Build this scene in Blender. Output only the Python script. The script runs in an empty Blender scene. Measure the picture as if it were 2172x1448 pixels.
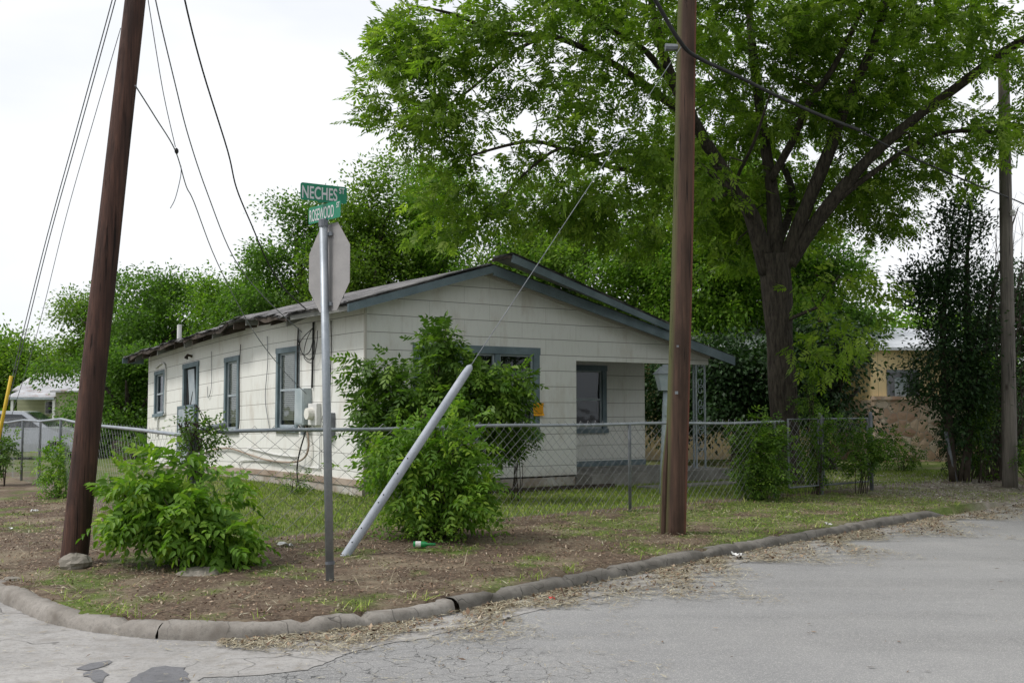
import bpy, math, numpy as np
from math import radians, sin, cos, pi
from mathutils import Vector
S = bpy.context.scene
COL = S.collection
# ------------------------------------------------------------------ camera, sky, sun, exposure
F, CX, CY = 2315.0, 1086.0, 724.0
PITCH = math.atan(141/F); CZ = 1.6
cam = bpy.data.cameras.new('camera'); co = bpy.data.objects.new('camera', cam); COL.objects.link(co)
co.location = (0, 0, CZ); co.rotation_euler = (pi/2+PITCH, 0, 0)
cam.sensor_width = 36; cam.lens = F/2172*36; cam.clip_end = 3000; S.camera = co
S.render.resolution_x, S.render.resolution_y = 1024, 682
SUN_EL, SUN_AZ = radians(52), radians(-105)      # azimuth measured from +Y, negative = left
w = bpy.data.worlds.new('World'); S.world = w; w.use_nodes = True
nt = w.node_tree; N = nt.nodes; L = nt.links; N.clear()
out = N.new('ShaderNodeOutputWorld'); bg = N.new('ShaderNodeBackground'); bg.inputs[1].default_value = 0.085
sky = N.new('ShaderNodeTexSky'); sky.sky_type = 'NISHITA'; sky.sun_disc = False
sky.sun_elevation = SUN_EL; sky.sun_rotation = SUN_AZ; sky.air_density = 1.0; sky.dust_density = 2.0
tc = N.new('ShaderNodeTexCoord'); mp = N.new('ShaderNodeMapping'); mp.inputs['Scale'].default_value = (1, 1, 3.2)
nz = N.new('ShaderNodeTexNoise'); nz.inputs['Scale'].default_value = 1.7; nz.inputs['Detail'].default_value = 5
rp = N.new('ShaderNodeValToRGB'); rp.color_ramp.elements[0].position = .36; rp.color_ramp.elements[0].color = (.70,.70,.70,1)
rp.color_ramp.elements[1].position = .56; rp.color_ramp.elements[1].color = (1,1,1,1)
mx = N.new('ShaderNodeMixRGB'); mx.inputs[2].default_value = (6.3, 6.42, 6.6, 1)
L.new(tc.outputs['Generated'], mp.inputs[0]); L.new(mp.outputs[0], nz.inputs[0]); L.new(nz.outputs[0], rp.inputs[0])
L.new(rp.outputs[0], mx.inputs[0]); L.new(sky.outputs[0], mx.inputs[1]); L.new(mx.outputs[0], bg.inputs[0]); L.new(bg.outputs[0], out.inputs[0])
sl = bpy.data.lights.new('sun', 'SUN'); sl.energy = 1.5; sl.angle = radians(15); sl.color = (1, .965, .93)
so = bpy.data.objects.new('sun', sl); COL.objects.link(so)
sd = Vector((sin(SUN_AZ)*cos(SUN_EL), cos(SUN_AZ)*cos(SUN_EL), sin(SUN_EL)))
so.rotation_euler = sd.to_track_quat('Z', 'Y').to_euler()
S.view_settings.view_transform = 'Standard'; S.view_settings.look = 'None'
S.view_settings.exposure = 0.92; S.view_settings.gamma = 1
S.cycles.max_bounces = 6; S.cycles.transparent_max_bounces = 12

# ------------------------------------------------------------------ helpers
def P(px, py, Y):
    "world point on the photo's sight line (px,py) at distance Y in front of the camera"
    a = (px-CX)/F; b = (CY-py)/F
    dy = cos(PITCH)-b*sin(PITCH); dz = sin(PITCH)+b*cos(PITCH); t = Y/dy
    return Vector((a*t, Y, CZ+dz*t))
def G(px, py, z=0.0):
    a = (px-CX)/F; b = (CY-py)/F
    dy = cos(PITCH)-b*sin(PITCH); dz = sin(PITCH)+b*cos(PITCH); t = (z-CZ)/dz
    return Vector((a*t, dy*t, z))
def tag(o, label=None, cat=None, group=None, kind=None):
    if label: o['label'] = label
    if cat: o['category'] = cat
    if group: o['group'] = group
    if kind: o['kind'] = kind
    return o
def empty(name, loc, rz, label, cat, group=None):
    o = bpy.data.objects.new(name, None); COL.objects.link(o); o.location = loc; o.rotation_euler = (0, 0, rz)
    o.empty_display_size = .2
    return tag(o, label, cat, group)
def nrm(v): 
    return v/np.maximum(np.linalg.norm(v, axis=-1, keepdims=True), 1e-9)
def fast(name, V, Q, mat, parent=None, rnd=None, smooth=False, k=4):
    V = np.ascontiguousarray(V, dtype=np.float32); Q = np.ascontiguousarray(Q, dtype=np.int32)
    me = bpy.data.meshes.new(name); me.vertices.add(len(V)); me.vertices.foreach_set('co', V.ravel())
    me.loops.add(Q.size); me.loops.foreach_set('vertex_index', Q.ravel())
    me.polygons.add(len(Q)); me.polygons.foreach_set('loop_start', np.arange(len(Q), dtype=np.int32)*k)
    if smooth: me.polygons.foreach_set('use_smooth', np.ones(len(Q), dtype=bool))
    me.update(calc_edges=True)
    if rnd is not None:
        at = me.attributes.new('rnd', 'FLOAT', 'POINT'); at.data.foreach_set('value', np.ascontiguousarray(rnd, dtype=np.float32))
    me.materials.append(mat)
    o = bpy.data.objects.new(name, me); COL.objects.link(o)
    if parent: o.parent = parent
    return o
class MB:
    def __init__(s): s.v = []; s.f = []; s.uv = []
    def face(s, pts, uv=None):
        n = len(s.v); s.v += [tuple(p) for p in pts]; s.f.append(tuple(range(n, n+len(pts)))); s.uv.append(uv or [(0, 0)]*len(pts))
    def hexa(s, p):   # 8 points: bottom 4 ccw, top 4 ccw
        n = len(s.v); s.v += [tuple(q) for q in p]
        for f in ((3,2,1,0),(4,5,6,7),(0,1,5,4),(1,2,6,5),(2,3,7,6),(3,0,4,7)):
            s.f.append(tuple(n+i for i in f)); s.uv.append([(0,0)]*4)
        return s
    def box(s, x0, x1, y0, y1, z0, z1):
        return s.hexa([(x0,y0,z0),(x1,y0,z0),(x1,y1,z0),(x0,y1,z0),(x0,y0,z1),(x1,y0,z1),(x1,y1,z1),(x0,y1,z1)])
    def beam(s, a, b, w, h, up=(0,0,1)):
        a = Vector(a); b = Vector(b); d = (b-a).normalized(); u = Vector(up)
        r = d.cross(u).normalized()*w/2; q = r.cross(d).normalized()*h/2
        return s.hexa([a-r-q, a+r-q, b+r-q, b-r-q, a-r+q, a+r+q, b+r+q, b-r+q])
    def tube(s, pts, rad, n=8, cap=True, jit=None):
        pts = [Vector(p) for p in pts]
        if not hasattr(rad, '__len__'): rad = [rad]*len(pts)
        base = len(s.v); prev = None
        for i, p in enumerate(pts):
            d = (pts[min(i+1, len(pts)-1)]-pts[max(i-1, 0)])
            d = d.normalized() if d.length > 1e-9 else Vector((0,0,1))
            if prev is None: r = d.orthogonal().normalized()
            else: r = (prev-d*prev.dot(d)); r = r.normalized() if r.length > 1e-6 else d.orthogonal().normalized()
            prev = r; q = d.cross(r)
            for k in range(n):
                a = 2*pi*k/n; rr = rad[i]*(1+(jit(i, k) if jit else 0)); s.v.append(tuple(p+(r*cos(a)+q*sin(a))*rr))
        for i in range(len(pts)-1):
            for k in range(n):
                a = base+i*n+k; b = base+i*n+(k+1) % n
                s.f.append((a, b, b+n, a+n)); s.uv.append([(0,0)]*4)
        if cap:
            s.f.append(tuple(base+k for k in range(n))[::-1]); s.uv.append([(0,0)]*n)
            e = base+(len(pts)-1)*n; s.f.append(tuple(e+k for k in range(n))); s.uv.append([(0,0)]*n)
        return s
    def lathe(s, c, prof, n=16):   # prof (r,z)
        return s.tube([(c[0], c[1], c[2]+z) for r, z in prof], [r for r, z in prof], n)
    def sph(s, c, r, n=8, sq=(1,1,1), jit=0, rng=None):
        m = n//2+1; base = len(s.v)
        for i in range(m+1):
            th = pi*i/m
            for k in range(n):
                a = 2*pi*k/n; j = 1+(rng.uniform(-jit, jit) if jit else 0)
                s.v.append((c[0]+r*sq[0]*j*sin(th)*cos(a), c[1]+r*sq[1]*j*sin(th)*sin(a), c[2]+r*sq[2]*j*cos(th)))
        for i in range(m):
            for k in range(n):
                a = base+i*n+k; b = base+i*n+(k+1) % n
                s.f.append((a, b, b+n, a+n)[::-1]); s.uv.append([(0,0)]*4)
        return s
    def build(s, name, mat, parent=None, smooth=False, warp=None, bevel=0):
        me = bpy.data.meshes.new(name); vs = s.v if warp is None else [warp(*v) for v in s.v]
        me.from_pydata(vs, [], s.f); 
        uvl = me.uv_layers.new(name='uv'); flat = [c for f in s.uv for p in f for c in p]
        uvl.data.foreach_set('uv', flat)
        if smooth: me.polygons.foreach_set('use_smooth', [True]*len(s.f))
        me.materials.append(mat); me.update()
        o = bpy.data.objects.new(name, me); COL.objects.link(o)
        if parent: o.parent = parent
        if bevel:
            b = o.modifiers.new('bevel', 'BEVEL'); b.width = bevel; b.segments = 2; b.limit_method = 'ANGLE'
        return o
def smoothpts(pts, n=6):
    "Catmull-Rom through points"
    pts = [Vector(p) for p in pts]; out = []
    for i in range(len(pts)-1):
        p0 = pts[max(i-1,0)]; p1 = pts[i]; p2 = pts[i+1]; p3 = pts[min(i+2, len(pts)-1)]
        for k in range(n):
            t = k/n
            out.append(.5*((2*p1)+(p2-p0)*t+(2*p0-5*p1+4*p2-p3)*t*t+(3*p1-p0-3*p2+p3)*t**3))
    out.append(pts[-1]); return out

# ------------------------------------------------------------------ materials
class NT:
    def __init__(s, name):
        s.m = bpy.data.materials.new(name); s.m.use_nodes = True; s.t = s.m.node_tree
        s.b = s.t.nodes['Principled BSDF']; s.out = s.t.nodes['Material Output']
    def n(s, ty, **k):
        x = s.t.nodes.new(ty)
        for a, v in k.items():
            if a.startswith('i_'): x.inputs[a[2:].replace('_', ' ')].default_value = v
            else: setattr(x, a, v)
        return x
    def l(s, a, b): s.t.links.new(a, b)
    def coord(s, kind='Object', scale=(1,1,1)):
        t = s.n('ShaderNodeTexCoord'); m = s.n('ShaderNodeMapping'); m.inputs['Scale'].default_value = scale
        s.l(t.outputs[kind], m.inputs[0]); return m.outputs[0]
    def noise(s, c, scale, detail=4, rough=.55, dist=0):
        x = s.n('ShaderNodeTexNoise'); x.inputs['Scale'].default_value = scale; x.inputs['Detail'].default_value = detail
        x.inputs['Roughness'].default_value = rough; x.inputs['Distortion'].default_value = dist
        s.l(c, x.inputs['Vector']); return x.outputs[0]
    def ramp(s, f, stops):
        r = s.n('ShaderNodeValToRGB'); e = r.color_ramp.elements
        while len(e) < len(stops): e.new(.5)
        for i, (p, c) in enumerate(stops):
            e[i].position = p; e[i].color = (*c, 1) if hasattr(c, '__len__') else (c, c, c, 1)
        s.l(f, r.inputs[0]); return r.outputs[0]
    def mix(s, f, a, b, mode='MIX'):
        x = s.n('ShaderNodeMixRGB', blend_type=mode)
        for i, v in ((0, f), (1, a), (2, b)):
            if hasattr(v, 'is_output'): s.l(v, x.inputs[i])
            else: x.inputs[i].default_value = (v if i == 0 else (*v, 1))
        return x.outputs[0]
    def bump(s, h, st=.5, d=.01, nrm=None):
        x = s.n('ShaderNodeBump'); x.inputs['Strength'].default_value = st; x.inputs['Distance'].default_value = d
        s.l(h, x.inputs['Height']); 
        if nrm: s.l(nrm, x.inputs['Normal'])
        return x.outputs[0]
    def done(s, col, rough=.8, normal=None, metal=0, spec=.3):
        if hasattr(col, 'is_output'): s.l(col, s.b.inputs['Base Color'])
        else: s.b.inputs['Base Color'].default_value = (*col, 1)
        if hasattr(rough, 'is_output'): s.l(rough, s.b.inputs['Roughness'])
        else: s.b.inputs['Roughness'].default_value = rough
        s.b.inputs['Metallic'].default_value = metal; s.b.inputs['Specular IOR Level'].default_value = spec
        if normal: s.l(normal, s.b.inputs['Normal'])
        return s.m
def weathered(name, c1, c2, scale=3, rough=.75, bump=.2, stretch=(1,1,1), metal=0, fine=40, c3=None, spec=.3, bd=.004):
    t = NT(name); c = t.coord(scale=stretch); a = t.noise(c, scale, 5); b = t.noise(c, fine, 3)
    col = t.ramp(a, [(.35, c1), (.65, c2)])
    if c3: col = t.mix(t.ramp(b, [(.55, 0), (.7, 1)]), col, c3)
    col = t.mix(.25, col, t.ramp(b, [(.2, .3), (.8, 1.)]), 'MULTIPLY')
    return t.done(col, rough, t.bump(b, bump, bd), metal, spec)
M = {}
M['galv'] = weathered('galvanised_steel', (.27,.30,.33), (.36,.39,.42), 6, .5, .1, metal=.55, spec=.5)
M['galvdark'] = weathered('weathered_steel', (.16,.17,.19), (.25,.27,.29), 8, .6, .1, metal=.4)
M['signback'] = weathered('aluminium_sheet', (.27,.262,.258), (.36,.345,.335), 1.2, .5, .05, stretch=(1,1,3), metal=.25)
M['chain'] = weathered('chain_link_wire', (.26,.27,.28), (.38,.39,.40), 2, .55, .0, metal=.4)
M['bluetrim'] = weathered('faded_blue_grey_paint', (.12,.165,.185), (.19,.245,.27), 2.5, .7, .25, c3=(.09,.12,.14), fine=60)
M['sash'] = weathered('grey_sash_paint', (.28,.33,.36), (.38,.42,.44), 4, .6, .1)
M['darkwood'] = weathered('rotten_wood', (.03,.024,.02), (.09,.07,.055), 5, .9, .5, fine=50)
M['soffit'] = weathered('soffit_boards', (.17,.175,.16), (.24,.24,.22), 3, .8, .2)
M['brownboard'] = weathered('skirt_board_wood', (.27,.2,.15), (.4,.33,.27), 2, .9, .3)
M['slab'] = weathered('porch_concrete', (.2,.19,.175), (.3,.29,.27), 3, .9, .3, c3=(.14,.13,.12))
M['black'] = weathered('black_rubber', (.012,.012,.013), (.03,.03,.03), 6, .6, .05)
M['pipewhite'] = weathered('white_plastic', (.33,.36,.41), (.43,.46,.51), 3, .55, .05)
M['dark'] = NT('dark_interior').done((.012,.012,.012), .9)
M['blind'] = weathered('blind_slats', (.7,.68,.62), (.8,.78,.72), 3, .7, 0)
M['meter'] = weathered('meter_box_paint', (.30,.36,.38), (.42,.47,.48), 4, .6, .1)
M['white'] = weathered('white_paint', (.62,.62,.6), (.74,.74,.72), 4, .7, .1)
M['rubwhite'] = weathered('dirty_white_paper', (.55,.55,.53), (.8,.8,.78), 14, .8, .1)
M['yellow'] = weathered('yellow_guard', (.5,.33,.02), (.62,.42,.03), 3, .6, .05)
M['rust'] = weathered('rusty_tin_roof', (.32,.32,.33), (.5,.51,.53), 1.2, .6, .1, stretch=(1,1,1), c3=(.2,.12,.09), fine=3.0)
M['tin'] = weathered('white_tin_roof', (.55,.57,.6), (.75,.77,.8), 1.5, .5, .05)
M['stone'] = None
def glass_mat():
    t = NT('window_glass'); t.t.nodes.remove(t.b)
    g = t.n('ShaderNodeBsdfGlossy'); g.inputs['Roughness'].default_value = .03; g.inputs[0].default_value = (.9,.95,1,1)
    tr = t.n('ShaderNodeBsdfTransparent'); tr.inputs[0].default_value = (.8,.84,.82,1)
    fr = t.n('ShaderNodeFresnel'); fr.inputs[0].default_value = 1.5
    c = t.coord(scale=(1,1,1)); f = t.noise(c, 2.0, 2)
    bp = t.bump(f, .12, .05); t.l(bp, g.inputs['Normal'])
    mxs = t.n('ShaderNodeMixShader'); t.l(fr.outputs[0], mxs.inputs[0]); t.l(tr.outputs[0], mxs.inputs[1]); t.l(g.outputs[0], mxs.inputs[2])
    t.l(mxs.outputs[0], t.out.inputs[0]); return t.m
M['glass'] = glass_mat()
def siding_mat(name, c1, c2, line, rowh=.285, bw=1.22, stain=(.42,.36,.29), amt=.62):
    t = NT(name); c = t.coord('UV'); nz = t.n('ShaderNodeTexNoise'); nz.inputs['Scale'].default_value = 1.3; nz.inputs['Detail'].default_value = 3; t.l(c, nz.inputs['Vector'])
    add = t.n('ShaderNodeVectorMath', operation='MULTIPLY_ADD'); t.l(nz.outputs['Color'], add.inputs[0]); add.inputs[1].default_value = (.0, .018, 0); t.l(c, add.inputs[2])
    b = t.n('ShaderNodeTexBrick'); t.l(add.outputs[0], b.inputs['Vector'])
    b.inputs['Color1'].default_value = (*c1, 1); b.inputs['Color2'].default_value = (*c2, 1); b.inputs['Mortar'].default_value = (*line, 1)
    b.inputs['Scale'].default_value = 1; b.inputs['Mortar Size'].default_value = .0052; b.inputs['Mortar Smooth'].default_value = .3
    b.inputs['Brick Width'].default_value = 60 if rowh < 1 else bw; b.inputs['Row Height'].default_value = rowh; b.offset = .43
    b2 = t.n('ShaderNodeTexBrick'); t.l(add.outputs[0], b2.inputs['Vector']); b2.inputs['Color1'].default_value = (1,1,1,1); b2.inputs['Color2'].default_value = (.96,.96,.96,1); b2.inputs['Mortar'].default_value = (.62,.62,.60,1)
    b2.inputs['Scale'].default_value = 1; b2.inputs['Mortar Size'].default_value = .003; b2.inputs['Brick Width'].default_value = 1.22 if rowh < 1 else 50; b2.inputs['Row Height'].default_value = rowh; b2.offset = .43
    gr = t.noise(t.coord('UV', (1, .35, 1)), 2.6, 6, .65)
    g2 = t.noise(t.coord('UV', (9, 1.2, 1)), 2.2, 5, .6)
    col = t.mix(t.ramp(gr, [(.52, 0), (.78, amt)]), t.mix(1, b.outputs['Color'], b2.outputs['Color'], 'MULTIPLY'), stain)
    pe = t.noise(t.coord('UV', (1,1,1)), 14, 6, .75); col = t.mix(t.ramp(pe, [(.66, 0), (.69, .8)]), col, (.33,.31,.28))
    col = t.mix(t.ramp(g2, [(.5, 0), (.9, .35)]), col, (.4,.38,.34))
    # splash stains low on the wall: real dirt band with a ragged edge
    sp = t.n('ShaderNodeSeparateXYZ'); t.l(c, sp.inputs[0])
    ad = t.n('ShaderNodeMath', operation='ADD'); t.l(sp.outputs[1], ad.inputs[0]); t.l(gr, ad.inputs[1])
    col = t.mix(t.ramp(ad.outputs[0], [(.75, .55), (1.15, 0)]), col, (.36,.31,.25))
    fn = t.noise(t.coord('UV', (1,1,1)), 60, 3)
    hb = t.n('ShaderNodeMath', operation='MULTIPLY_ADD'); t.l(b.outputs['Fac'], hb.inputs[0]); hb.inputs[1].default_value = -1; t.l(fn, hb.inputs[2])
    return t.done(col, .75, t.bump(hb.outputs[0], .35, .006))
M['siding'] = siding_mat('painted_cream_siding', (.71,.71,.67), (.68,.685,.645), (.17,.16,.145), bw=2.44)
M['stucco'] = weathered('stained_foundation_stucco', (.3,.25,.2), (.52,.5,.46), 2.2, .9, .4, c3=(.3,.24,.19), fine=14)
M['greensiding'] = siding_mat('pale_green_lap_siding', (.36,.37,.24), (.33,.34,.22), (.12,.12,.09), .2, 9, (.28,.28,.2), .3)
M['yellowsiding'] = siding_mat('yellow_vertical_siding', (.80,.62,.34), (.76,.58,.31), (.25,.17,.08), 9, .3, (.4,.3,.16), .3)
def shingle_mat(name, c1, c2, c3):
    t = NT(name); c = t.coord(); b = t.n('ShaderNodeTexBrick'); t.l(t.coord('UV'), b.inputs['Vector'])
    b.inputs['Color1'].default_value = (*c1, 1); b.inputs['Color2'].default_value = (*c2, 1); b.inputs['Mortar'].default_value = (.02,.02,.02,1)
    b.inputs['Scale'].default_value = 1; b.inputs['Mortar Size'].default_value = .008; b.inputs['Brick Width'].default_value = .3; b.inputs['Row Height'].default_value = .14
    n1 = t.noise(c, 1.6, 5, .65); n2 = t.noise(c, 30, 3)
    col = t.mix(t.ramp(n1, [(.45, 0), (.65, .8)]), b.outputs['Color'], c3)
    return t.done(t.mix(.4, col, t.ramp(n2, [(.3,.4),(.7,1.)]), 'MULTIPLY'), .85, t.bump(b.outputs['Fac'], .6, -.01))
M['shingle'] = shingle_mat('curled_grey_shingles', (.10,.095,.10), (.17,.165,.165), (.26,.25,.25))
def leaf_mat(name, lo, mid, hi, tr=.52):
    t = NT(name); at = t.n('ShaderNodeAttribute', attribute_name='rnd')
    col = t.ramp(at.outputs['Fac'], [(0, lo), (.5, mid), (1, hi)])
    t.b.inputs['Specular IOR Level'].default_value = .25; t.b.inputs['Roughness'].default_value = .5
    t.l(col, t.b.inputs['Base Color'])
    tl = t.n('ShaderNodeBsdfTranslucent'); t.l(t.mix(1, col, (1.25,1.45,.6), 'MULTIPLY'), tl.inputs[0])
    ms = t.n('ShaderNodeMixShader'); ms.inputs[0].default_value = tr
    t.l(t.b.outputs[0], ms.inputs[1]); t.l(tl.outputs[0], ms.inputs[2]); t.l(ms.outputs[0], t.out.inputs[0]); return t.m
M['pecan'] = leaf_mat('pecan_leaf', (.065,.125,.014), (.145,.235,.026), (.27,.36,.06))
M['mid'] = leaf_mat('hackberry_leaf', (.05,.115,.012), (.11,.21,.02), (.20,.31,.04))
M['mid2'] = leaf_mat('elm_leaf', (.045,.10,.017), (.085,.17,.027), (.15,.25,.045))
M['mid3'] = leaf_mat('yellow_green_leaf', (.06,.12,.014), (.115,.195,.024), (.20,.29,.045))
M['darkleaf'] = leaf_mat('evergreen_leaf', (.012,.03,.01), (.026,.06,.018), (.05,.10,.03), .2)  # evergreen's own dark green; also puts shade into the low trees' colour
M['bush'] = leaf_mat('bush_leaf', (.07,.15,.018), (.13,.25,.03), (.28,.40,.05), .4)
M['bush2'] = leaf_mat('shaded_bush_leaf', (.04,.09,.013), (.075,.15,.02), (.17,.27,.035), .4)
def bark_mat(name, c1, c2):
    t = NT(name); c = t.coord(scale=(1,1,.18)); a = t.noise(c, 22, 6, .7, .5); b = t.noise(t.coord(), 3, 3)
    col = t.mix(.35, t.ramp(a, [(.35, c1), (.65, c2)]), t.ramp(b, [(.3,.5),(.7,1)]), 'MULTIPLY')
    return t.done(col, .95, t.bump(a, 1., .06))
M['bark'] = bark_mat('grey_brown_bark', (.022,.018,.014), (.095,.08,.062))
M['twig'] = weathered('twig_bark', (.04,.03,.022), (.08,.065,.05), 6, .9, .2)
def polewood(name, c1, c2, c3, green=0):
    t = NT(name); a = t.noise(t.coord(scale=(1,1,.035)), 38, 6, .7, .3); b = t.noise(t.coord(scale=(1,1,.25)), 5, 4)
    col = t.ramp(a, [(.3, c1), (.55, c2), (.8, c3)])
    col = t.mix(t.ramp(b, [(.45,0),(.62,.75)]), col, c1)
    if green:
        n = t.n('ShaderNodeNewGeometry'); s = t.n('ShaderNodeSeparateXYZ'); t.l(n.outputs['Normal'], s.inputs[0])
        f = t.ramp(s.outputs[0], [(0, 0), (1, 1)]); mr = t.n('ShaderNodeMapRange'); mr.inputs[1].default_value = -.55; mr.inputs[2].default_value = -.95; t.l(s.outputs[0], mr.inputs[0])
        col = t.mix(mr.outputs[0], col, (.075,.08,.03))
        mr2 = t.n('ShaderNodeMapRange'); mr2.inputs[1].default_value = .62; mr2.inputs[2].default_value = .95; t.l(s.outputs[0], mr2.inputs[0])
        col = t.mix(mr2.outputs[0], col, (.17,.06,.035))
    kv = t.n('ShaderNodeTexVoronoi'); kv.inputs['Scale'].default_value = 1.4; t.l(t.coord(scale=(2.2,2.2,1)), kv.inputs['Vector'])
    col = t.mix(t.ramp(kv.outputs['Distance'], [(.05, .8), (.12, 0)]), col, (.03,.02,.015))
    ck = t.ramp(t.noise(t.coord(scale=(1,1,.03)), 34, 3), [(.30, 0), (.37, 1)])
    col = t.mix(1, col, t.mix(ck, (.25,.25,.25), (1,1,1)), 'MULTIPLY')
    return t.done(col, .85, t.bump(ck, .8, .02, t.bump(a, .8, .012)))
M['pole1'] = polewood('creosoted_pole_wood', (.028,.016,.013), (.075,.038,.028), (.13,.062,.042))
M['pole2'] = polewood('brown_pole_wood', (.04,.025,.018), (.085,.05,.036), (.125,.07,.047), 1)
M['pole3'] = polewood('grey_pole_wood', (.09,.08,.07), (.17,.15,.13), (.24,.21,.18))
def concrete(name, c1, c2, stain, crack=0, vs=1.6):
    t = NT(name); c = t.coord(); a = t.noise(c, 1.1, 6, .65); b = t.noise(c, 7, 5, .6); f = t.noise(c, 160, 2)
    col = t.ramp(a, [(.3, c1), (.7, c2)]); col = t.mix(t.ramp(b, [(.5, 0), (.75, .7)]), col, stain)
    h = f; e_ = t.noise(c, 28, 5, .7); col = t.mix(.55, col, t.ramp(e_, [(.3,.4),(.52,.95),(.7,1.)]), 'MULTIPLY')
    col = t.mix(.35, col, t.ramp(f, [(.3,.45),(.7,1.)]), 'MULTIPLY')
    if crack:
        ad = t.n('ShaderNodeVectorMath', operation='MULTIPLY_ADD'); n2 = t.n('ShaderNodeTexNoise'); n2.inputs['Scale'].default_value = 3; t.l(c, n2.inputs['Vector'])
        t.l(n2.outputs['Color'], ad.inputs[0]); ad.inputs[1].default_value = (.35,.35,.35); t.l(c, ad.inputs[2])
        v = t.n('ShaderNodeTexVoronoi', feature='DISTANCE_TO_EDGE'); v.inputs['Scale'].default_value = vs; t.l(ad.outputs[0], v.inputs['Vector'])
        k = t.ramp(v.outputs['Distance'], [(.003, .3), (.012, 1)])
        g = t.ramp(t.noise(c, .9, 2), [(.42, 1), (.56, 0)]); k = t.mix(g, (1,1,1), k)
        col = t.mix(1, col, k, 'MULTIPLY')
    return t.done(col, .9, t.bump(h, .4, .004))
M['kerb'] = concrete('kerb_concrete', (.21,.19,.165), (.37,.345,.315), (.10,.08,.065), 1, 2.6)
M['kerbdark'] = concrete('dirty_kerb_concrete', (.13,.12,.105), (.27,.25,.225), (.07,.06,.05), 1, 2.6)  # kerb concrete in darker tones, for the right-hand run
M['oldconc'] = concrete('old_gutter_concrete', (.29,.28,.268), (.43,.415,.40), (.22,.20,.175), 1, 1.5)
M['patch'] = concrete('dark_asphalt_patch', (.15,.15,.16), (.2,.2,.21), (.12,.12,.125))
M['rock'] = concrete('limestone_rock', (.2,.18,.15), (.34,.31,.27), (.13,.12,.1))
def asphalt():
    t = NT('worn_asphalt'); c = t.coord(); a = t.noise(c, .55, 8, .72); f = t.noise(c, 170, 3, .7); g = t.noise(c, 300, 2)
    col = t.ramp(a, [(.3, (.23,.23,.232)), (.68, (.315,.311,.307))])
    col = t.mix(.8, col, t.ramp(f, [(.32,.42),(.5,.92),(.68,1.)]), 'MULTIPLY')
    v0 = t.n('ShaderNodeTexVoronoi'); v0.inputs['Scale'].default_value = 150; t.l(c, v0.inputs['Vector'])
    sx = t.n('ShaderNodeSeparateXYZ'); t.l(v0.outputs['Color'], sx.inputs[0])
    wr = t.noise(t.coord(scale=(1,1,1)), .9, 3, .5, .8); ro = t.n('ShaderNodeMapping'); ro.inputs['Rotation'].default_value = (0,0,radians(-45)); ro.inputs['Scale'].default_value = (.12,1.1,1); t.l(c, ro.inputs[0])
    tw = t.noise(ro.outputs[0], 1.3, 3, .5); col = t.mix(.5, col, t.ramp(tw, [(.38,.72),(.6,1.)]), 'MULTIPLY')
    st_ = t.noise(c, 3.3, 5, .7); col = t.mix(t.ramp(st_, [(.66,0),(.74,.35)]), col, (.1,.1,.1))
    lum = t.ramp(sx.outputs[0], [(.78, 0), (.82, .55)]); col = t.mix(lum, col, (.42,.41,.39))
    ad = t.n('ShaderNodeVectorMath', operation='MULTIPLY_ADD'); n2 = t.n('ShaderNodeTexNoise'); n2.inputs['Scale'].default_value = 4; n2.inputs['Detail'].default_value = 4; t.l(c, n2.inputs['Vector'])
    t.l(n2.outputs['Color'], ad.inputs[0]); ad.inputs[1].default_value = (.25,.25,.25); t.l(c, ad.inputs[2])
    v = t.n('ShaderNodeTexVoronoi', feature='DISTANCE_TO_EDGE'); v.inputs['Scale'].default_value = 6; t.l(ad.outputs[0], v.inputs['Vector'])
    k = t.ramp(v.outputs['Distance'], [(.006, .28), (.022, 1)])
    # cracked area around one worn spot of the road
    vm = t.n('ShaderNodeVectorMath', operation='DISTANCE'); t.l(c, vm.inputs[0]); vm.inputs[1].default_value = (-.5, 6.6, 0)
    nn = t.noise(c, 2.2, 3); a2 = t.n('ShaderNodeMath', operation='ADD'); t.l(vm.outputs['Value'], a2.inputs[0]); t.l(nn, a2.inputs[1])
    k = t.mix(t.ramp(a2.outputs[0], [(.0, 1), (.98, 1), (1., 0)]) if 0 else t.ramp(t_half(t, a2.outputs[0]), [(.68, 1), (.85, 0)]), (1,1,1), k)
    col = t.mix(1, col, k, 'MULTIPLY')
    return t.done(col, .88, t.bump(f, .5, .004))
def t_half(t, s):
    m = t.n('ShaderNodeMath', operation='MULTIPLY'); t.l(s, m.inputs[0]); m.inputs[1].default_value = .5; return m.outputs[0]
M['asphalt'] = asphalt()
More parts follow.
